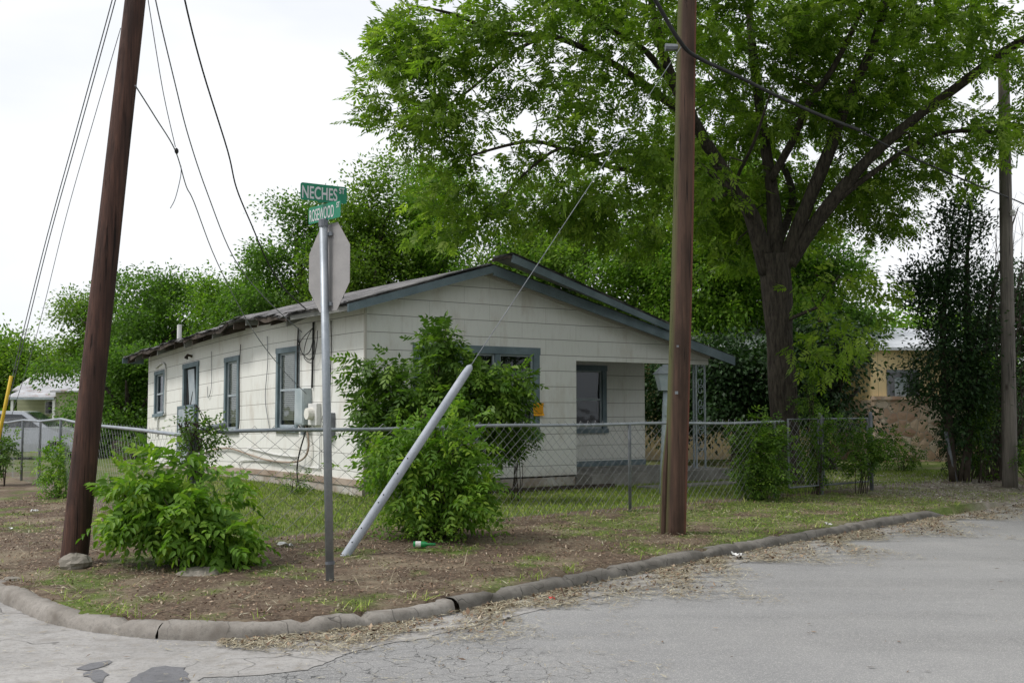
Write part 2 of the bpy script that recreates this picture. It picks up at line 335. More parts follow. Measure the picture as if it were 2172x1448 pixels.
def ground_mat():
    t = NT('yard_ground'); c = t.coord(); at = t.n('ShaderNodeAttribute', attribute_name='grass'); gv = t.n('ShaderNodeAttribute', attribute_name='gravel')
    n1 = t.noise(c, 2.2, 6, .65); n2 = t.noise(c, 24, 5, .7); n3 = t.noise(c, 90, 3, .6)
    dirt = t.ramp(n2, [(.3, (.07,.048,.033)), (.5, (.15,.105,.072)), (.72, (.27,.21,.15))])
    grs = t.ramp(n2, [(.3, (.07,.10,.015)), (.7, (.16,.22,.045))])
    ad = t.n('ShaderNodeMath', operation='ADD'); t.l(at.outputs['Fac'], ad.inputs[0]); t.l(n1, ad.inputs[1])
    col = t.mix(t.ramp(t_half(t, ad.outputs[0]), [(.42, 0), (.55, 1)]), dirt, grs)
    n5 = t.noise(c, 5, 5, .7); col = t.mix(.6, col, t.ramp(n5, [(.3,.35),(.5,.8),(.65,1.)]), 'MULTIPLY'); col = t.mix(t.ramp(t.noise(c, 1.3, 5, .7), [(.5,0),(.62,.55)]), col, (.30,.25,.17))
    v = t.n('ShaderNodeTexVoronoi'); v.inputs['Scale'].default_value = 28; t.l(c, v.inputs['Vector'])
    grav = t.mix(.5, (.42,.38,.34), v.outputs['Color'], 'MULTIPLY')
    grav = t.mix(t.ramp(n1, [(.4,0),(.6,.7)]), (.36,.32,.28), dirt)
    col = t.mix(gv.outputs['Fac'], col, grav)
    col = t.mix(.5, col, t.ramp(n3, [(.3,.4),(.7,1.)]), 'MULTIPLY')
    return t.done(col, .95, t.bump(n2, .8, .03))
M['ground'] = ground_mat()
def rmat(name, stops, rough=.9, tr=0):
    t = NT(name); at = t.n('ShaderNodeAttribute', attribute_name='rnd'); return t.done(t.ramp(at.outputs['Fac'], stops), rough)
M['litter'] = rmat('leaf_litter', [(0, (.07,.045,.03)), (.5, (.19,.125,.085)), (.85, (.32,.23,.155)), (1, (.42,.36,.28))])
M['straw'] = rmat('dry_grass', [(0, (.18,.14,.09)), (.5, (.36,.31,.21)), (1, (.52,.49,.37))])
M['blade'] = rmat('grass_blades', [(0, (.10,.165,.018)), (.6, (.21,.32,.035)), (.85,(.31,.39,.07)), (1, (.4,.38,.17))])
M['gravel'] = rmat('gravel_stones', [(0, (.18,.15,.12)), (1, (.5,.46,.42))])
def stone_mat():
    t = NT('rubble_stone'); c = t.coord(); v = t.n('ShaderNodeTexVoronoi'); v.inputs['Scale'].default_value = 4; t.l(c, v.inputs['Vector'])
    e = t.n('ShaderNodeTexVoronoi', feature='DISTANCE_TO_EDGE'); e.inputs['Scale'].default_value = 4; t.l(c, e.inputs['Vector'])
    s = t.n('ShaderNodeSeparateXYZ'); t.l(v.outputs['Color'], s.inputs[0])
    col = t.ramp(s.outputs[0], [(0, (.38,.24,.17)), (.5, (.56,.40,.29)), (1, (.62,.52,.42))])
    n = t.noise(c, 12, 4); col = t.mix(.4, col, t.ramp(n, [(.3,.5),(.7,1)]), 'MULTIPLY')
    return t.done(t.mix(t.ramp(e.outputs['Distance'], [(.02, 0), (.06, 1)]), (.34,.29,.24), col), .9, t.bump(e.outputs['Distance'], .6, .05))
M['stone'] = stone_mat()
def signgreen():
    t = NT('green_sign_sheeting'); n = t.noise(t.coord(), 9, 3)
    return t.done(t.ramp(n, [(.3, (.0,.15,.075)), (.7, (.0,.20,.105))]), .45, spec=.5)
M['green'] = signgreen(); M['letter'] = NT('silver_lettering').done((.55,.55,.56), .45)
M['red'] = NT('red_sheeting').done((.5,.02,.02), .4)
M['orange'] = NT('orange_notice_paper').done((.75,.36,.02), .8)
M['ink'] = NT('brown_ink').done((.35,.16,.02), .8)
M['bottle'] = NT('green_bottle_glass').done((.01,.22,.06), .1, spec=.6)
M['carpaint'] = NT('silver_car_paint').done((.42,.44,.47), .25, metal=.5, spec=.6)
M['darkcar'] = NT('dark_car_paint').done((.03,.035,.05), .25, spec=.6)
M['carglass'] = NT('car_window_glass').done((.02,.025,.03), .08, spec=.7)
t_ = NT('lit_tail_light'); M['tail'] = t_.done((.7,.03,.02), .3)
t_.b.inputs['Emission Color'].default_value = (1,.08,.03,1); t_.b.inputs['Emission Strength'].default_value = .5

# ------------------------------------------------------------------ ground, road, kerb
kb = [(-60, 62), (-20.5, 31.5), (-9.5, 16.2), (-7.2, 13.0), (-5.7, 10.9)] + \
     [tuple(G(x, y)[:2]) for x, y in ((0,1272),(100,1317),(200,1338),(340,1353),(520,1356),(700,1340),(840,1322),(970,1298),(1100,1270),(1250,1238),(1400,1207),(1560,1175),(1750,1139),(1900,1113),(2010,1094),(2172,1068))] + \
     [(11.5, 21.3), (22, 32.0), (70, 80)]
kpts = [Vector((x, y, 0)) for x, y in kb]
kl = np.array([tuple(p)[:2] for p in smoothpts(kpts, 8)])
def kerb_dist(X, Y):
    "distance to the kerb line, positive on the yard side"
    p = np.stack([X, Y], -1).reshape(-1, 2); best = np.full(len(p), 1e9)
    for a, b in zip(kl[:-1], kl[1:]):
        d = b-a; t = np.clip(((p-a)@d)/max(d@d, 1e-9), 0, 1); q = a+t[:, None]*d
        best = np.minimum(best, np.hypot(*(p-q).T))
    yc = np.interp(p[:, 0], kl[:, 0], kl[:, 1]); return (np.where(p[:, 1] > yc, best, -best)).reshape(np.shape(X))
def hsh(x, y):
    return np.sin(x*3.1+1.3*np.sin(y*1.7))*np.cos(y*2.7+np.sin(x*2.3))*.5+np.sin(x*9.1+y*5.3)*np.cos(y*8.3-x*4.1)*.25
u2 = np.array([.823, .568]); v2 = np.array([-.568, .823]); P0 = np.array([-2.4, 17.7])
FC = np.array([-3.25, 11.14]); FU = np.array([.762, .648]); FN = np.array([-.648, .762]); FW = np.array([-.52, .854]); FM = np.array([.854, .52])          # fence corner
def gz(X, Y):
    X = np.asarray(X, float); Y = np.asarray(Y, float)
    d = kerb_dist(X, Y); z = .098+.08*np.clip(d/3.0, 0, 1)+.012*hsh(X*2, Y*2)*np.clip(d*2, 0, 1)+.022*np.clip(hsh(X*1.6+2, Y*1.6), 0, 1)*np.exp(-((d-.2)/.15)**2)
    fs = (X-FC[0])*FU[0]+(Y-FC[1])*FU[1]
    low = np.clip((fs-12.3)/1.2, 0, 1)*np.clip((fs-99)/-5, 0, 1); z = z*(1-low)+low*np.clip(.005+.07*d, 0, .18)   # driveway dips to the road
    return np.where(d > .07, z, -.06)
def gz1(x, y): return float(gz(np.array([x]), np.array([y]))[0])
xs = np.concatenate([np.linspace(-400, -40, 12), np.linspace(-36, -9, 28), np.arange(-8.5, 13, .1), np.linspace(13.5, 45, 40), np.linspace(50, 400, 12)])
ys = np.concatenate([[-60, -20, 0], np.arange(6.5, 22, .1), np.linspace(22.5, 60, 60), np.linspace(65, 900, 16)])
GX, GY = np.meshgrid(xs, ys); ZZ = gz(GX, GY)
nx, ny = len(xs), len(ys); I = (np.arange(ny-1)[:, None]*nx+np.arange(nx-1)[None]).ravel()
def fence_side(X, Y):   # >0 inside the yard
    r = np.stack([X-FC[0], Y-FC[1]], -1); return np.minimum(r@FN, r@FM)
fi = fence_side(GX, GY)
def grassness(X, Y):
    f = fence_side(X, Y); s = (X-FC[0])*FU[0]+(Y-FC[1])*FU[1]; n = hsh(X*1.1+4, Y*1.1)
    inside = np.clip((f-.15)*2.2, 0, 1)*(.85+.2*n)
    verge = np.clip((s-3.0)/4, 0, 1)*.38+.29+.55*n+.25*np.exp(-((X+3.1)**2+(Y-8.6)**2)/.5)
    far = np.clip((np.hypot(X, Y)-30)/15, 0, 1)*.6
    return np.clip(np.maximum(np.where(f > .1, inside, verge), far), 0, 1)
def gravelness(X, Y):
    s = (X-FC[0])*FU[0]+(Y-FC[1])*FU[1]; t = (X-FC[0])*FN[0]+(Y-FC[1])*FN[1]
    return np.clip((s-11.6)/.8, 0, 1)*np.clip((17.5-s)/.8, 0, 1)*np.clip((4-t)/1.5, 0, 1)*np.clip(.75+.5*hsh(X*2, Y*2), 0, 1)
go = fast('ground', np.stack([GX, GY, ZZ], -1).reshape(-1, 3), np.stack([I, I+1, I+nx+1, I+nx], -1), M['ground'], smooth=True)
for nm, fn in (('grass', grassness), ('gravel', gravelness)):
    at = go.data.attributes.new(nm, 'FLOAT', 'POINT'); at.data.foreach_set('value', fn(GX, GY).ravel().astype(np.float32))
tag(go, kind='structure')
mb = MB(); mb.face([(-400,-60,0),(400,-60,0),(400,6,0),(-400,6,0)])
# road fills everything up to the kerb
rl = [(-400, 400)]+[tuple(p) for p in kl]+[(400, 410)]
for (a, b) in zip(rl[:-1], rl[1:]):
    if b[0]-a[0] > 1e-6: mb.face([(a[0], 6, 0), (b[0], 6, 0), (b[0], b[1], 0), (a[0], a[1], 0)])
tag(mb.build('road', M['asphalt']), kind='structure')
# broken concrete gutter at the corner, as a sheet just above the road
def sheet(name, pix, z, mat):
    rg = np.random.default_rng(int(abs(pix[0][0]))+len(pix)); q_ = [G(x, y, z) for x, y in pix]; pts = []
    for i in range(len(q_)):
        a, b = q_[i], q_[(i+1) % len(q_)]; k = max(1, min(80, int((b-a).length/.05)))
        for j in range(k): p = a.lerp(b, j/k); pts.append(p+Vector((rg.normal(0,.010), rg.normal(0,.010), 0)))
    m = MB(); m.face(pts); o = m.build(name, mat); return o
tag(sheet('gutter', [(-700,1160),(-300,1230),(-60,1262),(0,1276),(100,1321),(200,1342),(340,1357),(520,1360),(700,1344),(840,1326),(970,1302),(1100,1274),(1250,1242),(1400,1211),(1560,1179),(1750,1143),(1900,1117),(2010,1098),(2060,1092),(2020,1106),(1800,1146),(1560,1196),(1400,1236),(1250,1268),(1120,1298),(1020,1322),(960,1336),(900,1352),(800,1368),(742,1384),(650,1420),(560,1430),(430,1436),(405,1462),(380,1560),(-900,1560)][::-1], .004, M['oldconc']), kind='structure')
tag(sheet('asphalt_patch', [(268,1448),(300,1424),(345,1410),(385,1415),(400,1440),(392,1490),(260,1490)][::-1], .008, M['patch']), kind='structure')
tag(sheet('asphalt_patch', [(157,1418),(192,1404),(238,1399),(226,1411),(180,1421)][::-1], .008, M['patch']), kind='structure')
tag(sheet('asphalt_patch', [(172,1428),(210,1418),(228,1424),(215,1447),(190,1440)][::-1], .008, M['patch']), kind='structure')
tag(sheet('driveway_apron', [(2030,1092),(2172,1064),(2420,1030),(2420,1040),(2172,1078),(2060,1096)][::-1], .012, M['oldconc']), kind='structure')
# kerb: swept rounded profile
def kerb(name, i0, i1, seed, taper=False, mat='kerb'):
    rng = np.random.default_rng(seed); pts = kl[i0:i1+1]
    # resample every 6 cm
    dd = np.r_[0, np.cumsum(np.hypot(*np.diff(pts, axis=0).T))]; s = np.arange(0, dd[-1], .06)
    X = np.interp(s, dd, pts[:, 0]); Y = np.interp(s, dd, pts[:, 1])
    T = np.gradient(np.stack([X, Y], -1), axis=0); T = nrm(T); Nn = np.stack([-T[:, 1], T[:, 0]], -1)
    prof = [(-.035,-.05),(-.022,.025),(-.010,.07),(.006,.098),(.03,.116),(.08,.12),(.13,.117),(.155,.10),(.165,-.05)]
    V = []
    for i in range(len(s)):
        k = 1.0
        if taper: k = min(1, (s[-1]-s[i])/.5+.15)
        k *= 1+.06*math.sin(s[i]*1.3+seed)+.03*math.sin(s[i]*6.1)+rng.normal(0, .02)-(.22 if math.sin(s[i]*3.7+seed*2) > .97 else 0)
        cr = .6 if abs((s[i] % 3.05)-1.5) < .03 else 1
        for a, z in prof:
            ch = rng.normal(0, .0035)+.006*math.sin(s[i]*9+z*40+seed)+.005*math.sin(s[i]*23+a*60)
            V.append((X[i]+Nn[i,0]*(a+ch), Y[i]+Nn[i,1]*(a+ch), (z*k*cr*.86 if z > 0 else z)))
    m = len(prof); Q = [(i*m+j, (i+1)*m+j, (i+1)*m+j+1, i*m+j+1) for i in range(len(s)-1) for j in range(m-1)]
    o = fast(name, np.array(V), np.array(Q), M[mat], smooth=True); return tag(o, kind='structure')
def near(px, py):
    g = G(px, py); return int(np.argmin(np.hypot(kl[:, 0]-g.x, kl[:, 1]-g.y)))
kerb('kerb', 6, near(340,1353), 1); kerb('kerb', near(340,1353), near(970,1298), 2); kerb('kerb', near(970,1298), near(2010,1094), 3, True, 'kerbdark')

# ------------------------------------------------------------------ the house
ANG = math.atan2(.568, .823)
def drop(t): return .36*max(0, (t-3)/9)**1.4 if t > 3 else 0
def W(x, y, z): return (x, y, z-drop(y)*min(1, max(0, (z-.1)/.5))*(1-.75*min(1, max(0, x/2.2))))
house = empty('house', (P0[0], P0[1], 0), ANG, 'one-storey cream sided corner house with blue-grey trim and sagging shingle roof', 'house')
ZR, SR = 4.03, 2.27             # roof underside at the ridge, ridge position
SL, SRr = .296, .243
def roofz(s): return ZR-(SR-s)*SL if s < SR else ZR-(s-SR)*SRr
Z0 = .40; HW = 7.36; HD = 11.9; FR = 4.36; REC = 1.5
winL = [(2.61,3.6,1.19,2.72),(5.57,6.39,1.18,2.73),(8.06,9.1,.52,2.80),(10.5,11.3,1.72,2.80)]
# left wall with openings
def wallgrid(m, brk, zb, holes, pt, top, uvs=1, flip=False):
    for a, b in zip(brk[:-1], brk[1:]):
        for i in range(len(zb)):
            z0 = zb[i]; z1 = zb[i+1] if i+1 < len(zb) else None
            ta, tb = (z1, z1) if z1 is not None else (top(a), top(b))
            cm, zm = (a+b)/2, (z0+(ta+tb)/2)/2
            if any(h[0] < cm < h[1] and h[2] < zm < h[3] for h in holes): continue
            q = [pt(a, z0), pt(b, z0), pt(b, tb), pt(a, ta)]; uv = [(a, z0), (b, z0), (b, tb), (a, ta)]
            if flip: q = q[::-1]; uv = uv[::-1]
            m.face(q, uv)
m = MB(); brk = sorted(set([round(x, 3) for x in np.linspace(0, HD, 25)]+[w for h in winL for w in h[:2]]))
zb = sorted(set([Z0-.02]+[w for h in winL for w in h[2:]]))
wallgrid(m, brk, zb, winL, lambda a, z: (0, a, z), lambda a: roofz(0), flip=True)
# back and right walls (closed body)
for seg in (((0,HD),(HW,HD)), ((HW,HD),(HW,REC))):
    (x0,y0),(x1,y1) = seg; m.face([(x0,y0,Z0-.02),(x1,y1,Z0-.02),(x1,y1,roofz(x1)),(x0,y0,roofz(x0))], [(0,Z0),(8,Z0),(8,3),(0,3)])
m.build('side_wall', M['siding'], house, warp=W)
wf = [(.92,3.5,1.07,2.67)]
m = MB(); brk = sorted(set([round(x,3) for x in np.linspace(0, FR, 9)]+[.92, 3.5, SR])); 
wallgrid(m, brk, [Z0-.02, 1.07, 2.47, 2.67], wf, lambda a, z: (a, 0, z), roofz)
brk = [FR, 5.2, 6.0, 7.0, 7.75]
wallgrid(m, brk, [2.47], [], lambda a, z: (a, 0, z), roofz)
m.face([(7.75,0,2.47),(7.75,.12,2.47),(7.75,.12,roofz(7.75)),(7.75,0,roofz(7.75))]); m.face([(FR,0,2.47),(FR,.12,2.47),(7.75,.12,2.47),(7.75,0,2.47)])
m.face([(FR,0,Z0),(FR,REC,Z0),(FR,REC,3.4),(FR,0,3.5)], [(0,Z0),(1.5,Z0),(1.5,3.4),(0,3.4)])
m.build('front_wall', M['siding'], house)
wp = [(5.25,6.3,1.12,2.46)]
m = MB(); wallgrid(m, [FR, 5.25, 6.3, HW], [Z0, 1.12, 2.46], wp, lambda a, z: (a, REC, z), lambda a: 2.62)
m.build('porch_wall', M['siding'], house)
m = MB(); m.box(FR+.002, HW, REC-.03, REC-.001, Z0+.02, Z0+.13); m.build('porch_baseboard', M['bluetrim'], house)
m = MB(); m.face([(FR,.12,2.58),(7.7,.12,2.58),(7.7,REC,2.6),(FR,REC,2.6)]); m.build('porch_ceiling', M['soffit'], house)
# foundation, skirt board
m = MB()
for a, b in zip(np.linspace(0, HD, 13)[:-1], np.linspace(0, HD, 13)[1:]): m.hexa([(-.02,a,-.1),(.3,a,-.1),(.3,b,-.1),(-.02,b,-.1),(-.02,a,Z0-.05),(.3,a,Z0-.05),(.3,b,Z0-.05),(-.02,b,Z0-.05)])
m.box(.3, FR-.02, .01, .3, -.1, Z0-.05); m.box(HW-.3, HW, REC+.05, HD, -.1, Z0-.02)
m.build('foundation', M['stucco'], house, warp=W)
m = MB()
for a, b in zip(np.linspace(.02, 9, 8)[:-1], np.linspace(.02, 9, 8)[1:]): m.box(-.045, -.001, a, b-.004, Z0-.07, Z0+.03)
m.build('skirt_board', M['brownboard'], house, warp=W)
m = MB(); m.box(-.012, .03, -.03, 0.0, Z0-.02, roofz(0)-.02); m.build('corner_trim', M['siding'], house)
# porch slab
m = MB(); m.box(FR-.0, 8.0, -.45, REC-.002, -.1, Z0-.0); m.build('porch_slab', M['slab'], house, bevel=.01)
# roof
TE = 12.35; TF = -.35; OV = -.5; EV = 8.12; RE = 8.8
rng = np.random.default_rng(5)
def wob(t, k=1):
    b = .10*math.exp(-((t-4.2)/1.0)**2)-.05*math.exp(-((t-2.1)/.5)**2)
    return k*(b+.02*math.sin(t*3.1)+.015*math.sin(t*7.7+1)) if t > 1.9 else 0
m = MB(); tsn = list(np.linspace(TF, 8.8, 42))+list(np.linspace(9.0, TE, 13)); TH = .05
def rtop(t): return SR if t < RE else SR+(OV-SR)*(t-RE)/(TE-RE)
def rtopR(t): return SR if t < RE else SR+(EV-SR)*(t-RE)/(TE-RE)
def lpt(t, f, up): 
    s = OV+(rtop(t)-OV)*f; return (s, t, roofz(s)+wob(t, (1-f)**1.5)+up)
for a, b in zip(tsn[:-1], tsn[1:]):
    fs = [0, .12, .4, .7, 1]
    for f0, f1 in zip(fs[:-1], fs[1:]):
        s0 = lpt(a, f0, 0)[0]; s1 = lpt(a, f1, 0)[0]
        m.face([lpt(a,f0,TH), lpt(b,f0,TH), lpt(b,f1,TH), lpt(a,f1,TH)][::-1], [(a,s0),(b,s0),(b,s1),(a,s1)][::-1])
        m.face([lpt(a,f0,0), lpt(b,f0,0), lpt(b,f1,0), lpt(a,f1,0)])
    m.face([lpt(a,0,0), lpt(a,0,TH), lpt(b,0,TH), lpt(b,0,0)])
    def rpt(t, f, up): 
        s = rtopR(t)+(EV-rtopR(t))*f; return (s, t, roofz(s)+up)
    m.face([rpt(a,0,TH), rpt(b,0,TH), rpt(b,1,TH), rpt(a,1,TH)], [(a,0),(b,0),(b,6),(a,6)])
    m.face([rpt(a,0,0), rpt(b,0,0), rpt(b,1,0), rpt(a,1,0)][::-1])
m.face([(OV,TE,roofz(OV)+TH),(EV,TE,roofz(EV)+TH),(SR,RE,ZR+TH)], [(0,0),(9,0),(3,3)])
m.face([(OV,TF,roofz(OV)),(SR,TF,ZR),(SR,TF,ZR+TH),(OV,TF,roofz(OV)+TH)]); m.face([(SR,TF,ZR),(EV,TF,roofz(EV)),(EV,TF,roofz(EV)+TH),(SR,TF,ZR+TH)])
roof = m.build('roof', M['shingle'], house, warp=W)
# ragged shingle edge along the left eave
m = MB()
for i, t in enumerate(np.arange(TF, TE-.2, .16)):
    z = roofz(OV)+wob(t)+TH; j = rng.uniform(-.02, .03); c = rng.uniform(-.02,.03)
    m.hexa([(OV-.05-j,t,z-.02-c*.5),(OV+.2,t,z+.045),(OV+.2,t+.157,z+.045),(OV-.05-j,t+.157,z-.02+c*.3),(OV-.05-j,t,z-.01-c*.5),(OV+.2,t,z+.055),(OV+.2,t+.157,z+.055),(OV-.05-j,t+.157,z-.01+c*.3)])
for i, s in enumerate(np.arange(OV, SR-.1, .16)):
    z = roofz(s)+TH; j = rng.uniform(-.015, .015)
    m.hexa([(s,TF-.06-j,z+.002),(s+.15,TF-.06-j,z+.002+.15*SL),(s+.15,TF+.1,z+.15*SL+.01),(s,TF+.1,z+.01),(s,TF-.06-j,z+.016),(s+.15,TF-.06-j,z+.016+.15*SL),(s+.15,TF+.1,z+.15*SL+.03),(s,TF+.1,z+.03)])
m.build('shingle_edge', M['shingle'], roof, warp=W)
# barge boards on the front gable
def slopebeam(m, s0, s1, t, w, h, dz):
    m.hexa([(s0,t-w,roofz(s0)+dz-h),(s1,t-w,roofz(s1)+dz-h),(s1,t,roofz(s1)+dz-h),(s0,t,roofz(s0)+dz-h),(s0,t-w,roofz(s0)+dz),(s1,t-w,roofz(s1)+dz),(s1,t,roofz(s1)+dz),(s0,t,roofz(s0)+dz)])
m = MB(); slopebeam(m, OV+.02, SR, TF-.002, .035, .13, .02); tag(m.build('barge_board', M['bluetrim'], roof), 'left barge board along the front rake')
m = MB(); slopebeam(m, SR, EV, TF-.002, .035, .17, .02); tag(m.build('barge_board', M['bluetrim'], roof), 'right barge board reaching over the porch')
m = MB(); slopebeam(m, OV+.05, SR, -.01, .045, .10, -.01); slopebeam(m, SR, 7.75, -.01, .045, .10, -.01); m.build('frieze_board', M['siding'], house)
# soffit boards in the front overhang
m = MB()
for k in range(3):
    y0 = TF+.02+k*.105
    for a, b in ((OV+.04, SR), (SR, 8.0)): 
        m.hexa([(a,y0,roofz(a)-.03),(b,y0,roofz(b)-.03),(b,y0+.095,roofz(b)-.03),(a,y0+.095,roofz(a)-.03),(a,y0,roofz(a)-.012),(b,y0,roofz(b)-.012),(b,y0+.095,roofz(b)-.012),(a,y0+.095,roofz(a)-.012)])
m.build('soffit', M['soffit'], roof)
# prow-shaped extension of the right slope
A0, B0, C0 = TF-.04, TF-.60, 6.35
m = MB(); nb = 9
def pz(s): return roofz(s)+.10
for k in range(nb):   # boards running down the slope
    f0, f1 = k/nb, (k+.93)/nb
    ya, yb = A0+(B0-A0)*f0, A0+(B0-A0)*f1
    sa, sb = SR+(C0-SR)*(1-f0), SR+(C0-SR)*(1-f1)
    for up in (0, .03): m.face([(SR,ya,pz(SR)+up),(sa,ya,pz(sa)+up),(sb,yb,pz(sb)+up),(SR,yb,pz(SR)+up)][::(-1 if up else 1)])
m.build('prow_boards', M['soffit'], roof)
m = MB(); m.hexa([(SR-.02,A0,pz(SR)+.04),(SR,B0-.03,pz(SR)+.04),(C0+.3,A0-.03,pz(C0+.3)+.04),(C0+.3,A0,pz(C0+.3)+.04),(SR-.02,A0,pz(SR)+.075),(SR,B0-.03,pz(SR)+.075),(C0+.3,A0-.03,pz(C0+.3)+.075),(C0+.3,A0,pz(C0+.3)+.075)])
m.build('prow_shingles', M['shingle'], roof)
m = MB(); m.beam((SR, B0, pz(SR)-.02), (C0+.1, A0-.03, pz(C0+.1)-.0), .035, .15); m.build('prow_fascia', M['bluetrim'], roof)
m = MB(); m.beam((SR-.03, B0, pz(SR)+.0), (SR-.03, A0, pz(SR)), .03, .05); m.build('prow_fascia', M['darkwood'], roof)
# rafter tails and rotten fascia pieces
for i, t in enumerate(np.arange(2.2, TE-.1, .62)):
    m = MB(); z = roofz(OV)+wob(t); a = rng.uniform(.0,.05)
    m.hexa([(OV+.03+a,t-.022,z-.13),(.0,t-.022,roofz(0)-.13),(.0,t+.022,roofz(0)-.13),(OV+.03+a,t+.022,z-.13),(OV+.03+a,t-.022,z-.003),(.0,t-.022,roofz(0)-.003),(.0,t+.022,roofz(0)-.003),(OV+.03+a,t+.022,z-.003)])
    m.build('rafter_tail', M['darkwood'] if i % 3 else M['soffit'], roof, warp=W)
for (a, b, dz) in ((1.95,3.4,.0),(4.9,7.6,.03),(8.2,11.7,.0)):
    m = MB(); tt = np.linspace(a, b, 8)
    for p, q in zip(tt[:-1], tt[1:]):
        h0, h1 = .05+.03*math.sin(p*5), .05+.03*math.sin(q*5)
        m.hexa([(OV-.02,p,roofz(OV)+wob(p)-h0),(OV+.01,p,roofz(OV)+wob(p)-h0),(OV+.01,q,roofz(OV)+wob(q)-h1),(OV-.02,q,roofz(OV)+wob(q)-h1),(OV-.02,p,roofz(OV)+wob(p)+.02),(OV+.01,p,roofz(OV)+wob(p)+.02),(OV+.01,q,roofz(OV)+wob(q)+.02),(OV-.02,q,roofz(OV)+wob(q)+.02)])
    m.build('eave_fascia', M['darkwood'], roof, warp=W)
m = MB(); m.box(OV-.03, 0, TE-.03, TE+.0, roofz(OV)-.11, roofz(OV)+.02); tag(m.build('eave_fascia', M['bluetrim'], roof, warp=W), 'blue-grey fascia end at the far back corner')
m = MB(); m.box(OV+.02, OV+.06, TF, 1.9, roofz(OV)-.08, roofz(OV)+.0); m.build('eave_fascia', M['soffit'], roof)
# vents on the roof
m = MB(); m.tube([(.35,10.6,roofz(.35)-.1),(.35,10.6,roofz(.35)+.42)], .055, 10); tag(m.build('vent_pipe', M['white'], roof, warp=W, smooth=False), 'short white vent pipe near the back')
m = MB(); m.lathe((.55,2.1,roofz(.55)-.02), [(.09,0),(.09,.3),(.15,.32),(.15,.38),(.06,.42)], 12); tag(m.build('vent_pipe', M['galv'], roof), 'grey capped metal flue')
# windows
ml = lambda a, d, z: (-d, a, z)
def window(parent, m2, a0, a1, z0, z1, tw=.09, blind=True, mid=None, double=False, wf=W, split=1):
    "m2(a, d, z) -> local point, d = distance out of the wall"
    def bx(mm, a, b, d0, d1, c, e):
        mm.hexa([m2(a,d0,c), m2(b,d0,c), m2(b,d1,c), m2(a,d1,c), m2(a,d0,e), m2(b,d0,e), m2(b,d1,e), m2(a,d1,e)])
    wn = MB(); bx(wn, a0-.005, a0+tw, -.10, .03, z0, z1); bx(wn, a1-tw, a1+.005, -.10, .03, z0, z1)
    bx(wn, a0-.02, a1+.02, -.10, .034, z1-tw, z1+.01); bx(wn, a0-.03, a1+.03, -.10, .06, z0-.03, z0+tw*.6)
    if double: c = (a0+a1)/2
    fr = wn.build('window', M['bluetrim'], parent, warp=wf)
    segs = [(a0+tw, a1-tw)]
    if split > 1:
        e = np.linspace(a0+tw, a1-tw, split+1); segs = list(zip(e[:-1], e[1:]))
        k = MB()
        for x in e[1:-1]: bx(k, x-.05, x+.05, -.08, .015, z0+tw*.6, z1-tw)
        k.build('mullion', M['bluetrim'], fr, warp=wf)
    for (b0, b1) in segs:
        if split > 1: b0 += .05*(b0 > a0+tw+.01); b1 -= .05*(b1 < a1-tw-.01)
        y0, y1 = z0+tw*.6, z1-tw; mz = (y0+y1)/2 if mid is None else mid; s = .035
        k = MB(); bx(k, b0, b0+s, -.06, -.02, y0, y1); bx(k, b1-s, b1, -.06, -.02, y0, y1); bx(k, b0+s, b1-s, -.06, -.02, y1-s, y1); bx(k, b0+s, b1-s, -.06, -.02, y0, y0+s*1.5)
        bx(k, b0+s, b1-s, -.062, -.01, mz-.02, mz+.02); k.build('sash', M['sash'], fr, warp=wf)
        k = MB(); k.face([m2(b0+s,-.04,y0+s*1.5), m2(b1-s,-.04,y0+s*1.5), m2(b1-s,-.04,y1-s), m2(b0+s,-.04,y1-s)][::(1 if m2 is not ml else -1)]); k.build('pane', M['glass'], fr, warp=wf)
        if blind:
            k = MB()
            for z in np.arange(y0+s+.1, y1-.03, .036): bx(k, b0+.05+.25*(b1-b0)*(blind == 2), b1-.03, -.085, -.065, z, z+.026)
            k.build('blind', M['blind'], fr, warp=wf)
        k = MB(); bx(k, b0-.03, b1+.03, -.17, -.16, y0-.03, y1+.03); k.build('room_shade', M['dark'], fr, warp=wf)  # near-black panel stands in for the unlit room behind the pane
    return fr
mf = lambda a, d, z: (a, -d, z); mp_ = lambda a, d, z: (a, REC-d, z)
tag(window(house, ml, *winL[0], blind=2), 'near side window with white blinds')
tag(window(house, ml, *winL[1], blind=2), 'middle side window with blinds')
tag(window(house, ml, *winL[3], tw=.08, blind=False), 'small side window near the back corner')
tag(window(house, mf, *wf[0], tw=.12, blind=False, split=3, wf=None), 'wide three-part front window in dark blue trim')
tag(window(house, mp_, *wp[0], tw=.1, blind=False, wf=None), 'dark window inside the porch')
# side door with hanging screen panel
a0, a1, z0, z1 = winL[2]
k = MB(); k.box(-.035, .1, a0-.005, a0+.1, z0, z1); k.box(-.035, .1, a1-.1, a1+.005, z0, z1); k.box(-.04, .1, a0-.02, a1+.02, z1-.1, z1+.01); k.box(-.06, .1, a0-.03, a1+.03, z0-.04, z0)
dr = k.build('side_door', M['bluetrim'], house, warp=W)
k = MB(); k.box(.03, .06, a0+.1, a1-.1, z0, z1-.1); k.build('door_leaf', M['dark'], dr, warp=W)
k = MB(); k.hexa([(-.02,a0+.14,z0+1.3),(.0,a0+.14,z0+1.3),(.0,a0+.55,z0+1.3),(-.02,a0+.55,z0+1.3),(-.02,a0+.3,z1-.14),(.0,a0+.3,z1-.14),(.0,a0+.72,z1-.14),(-.02,a0+.72,z1-.14)]); k.build('curtain', M['sash'], dr, warp=W)
k = MB(); k.box(-.09, -.06, a0+.03, a1+.12, z0+.02, z0+1.28); k.build('screen_panel', M['sash'], dr, warp=W)
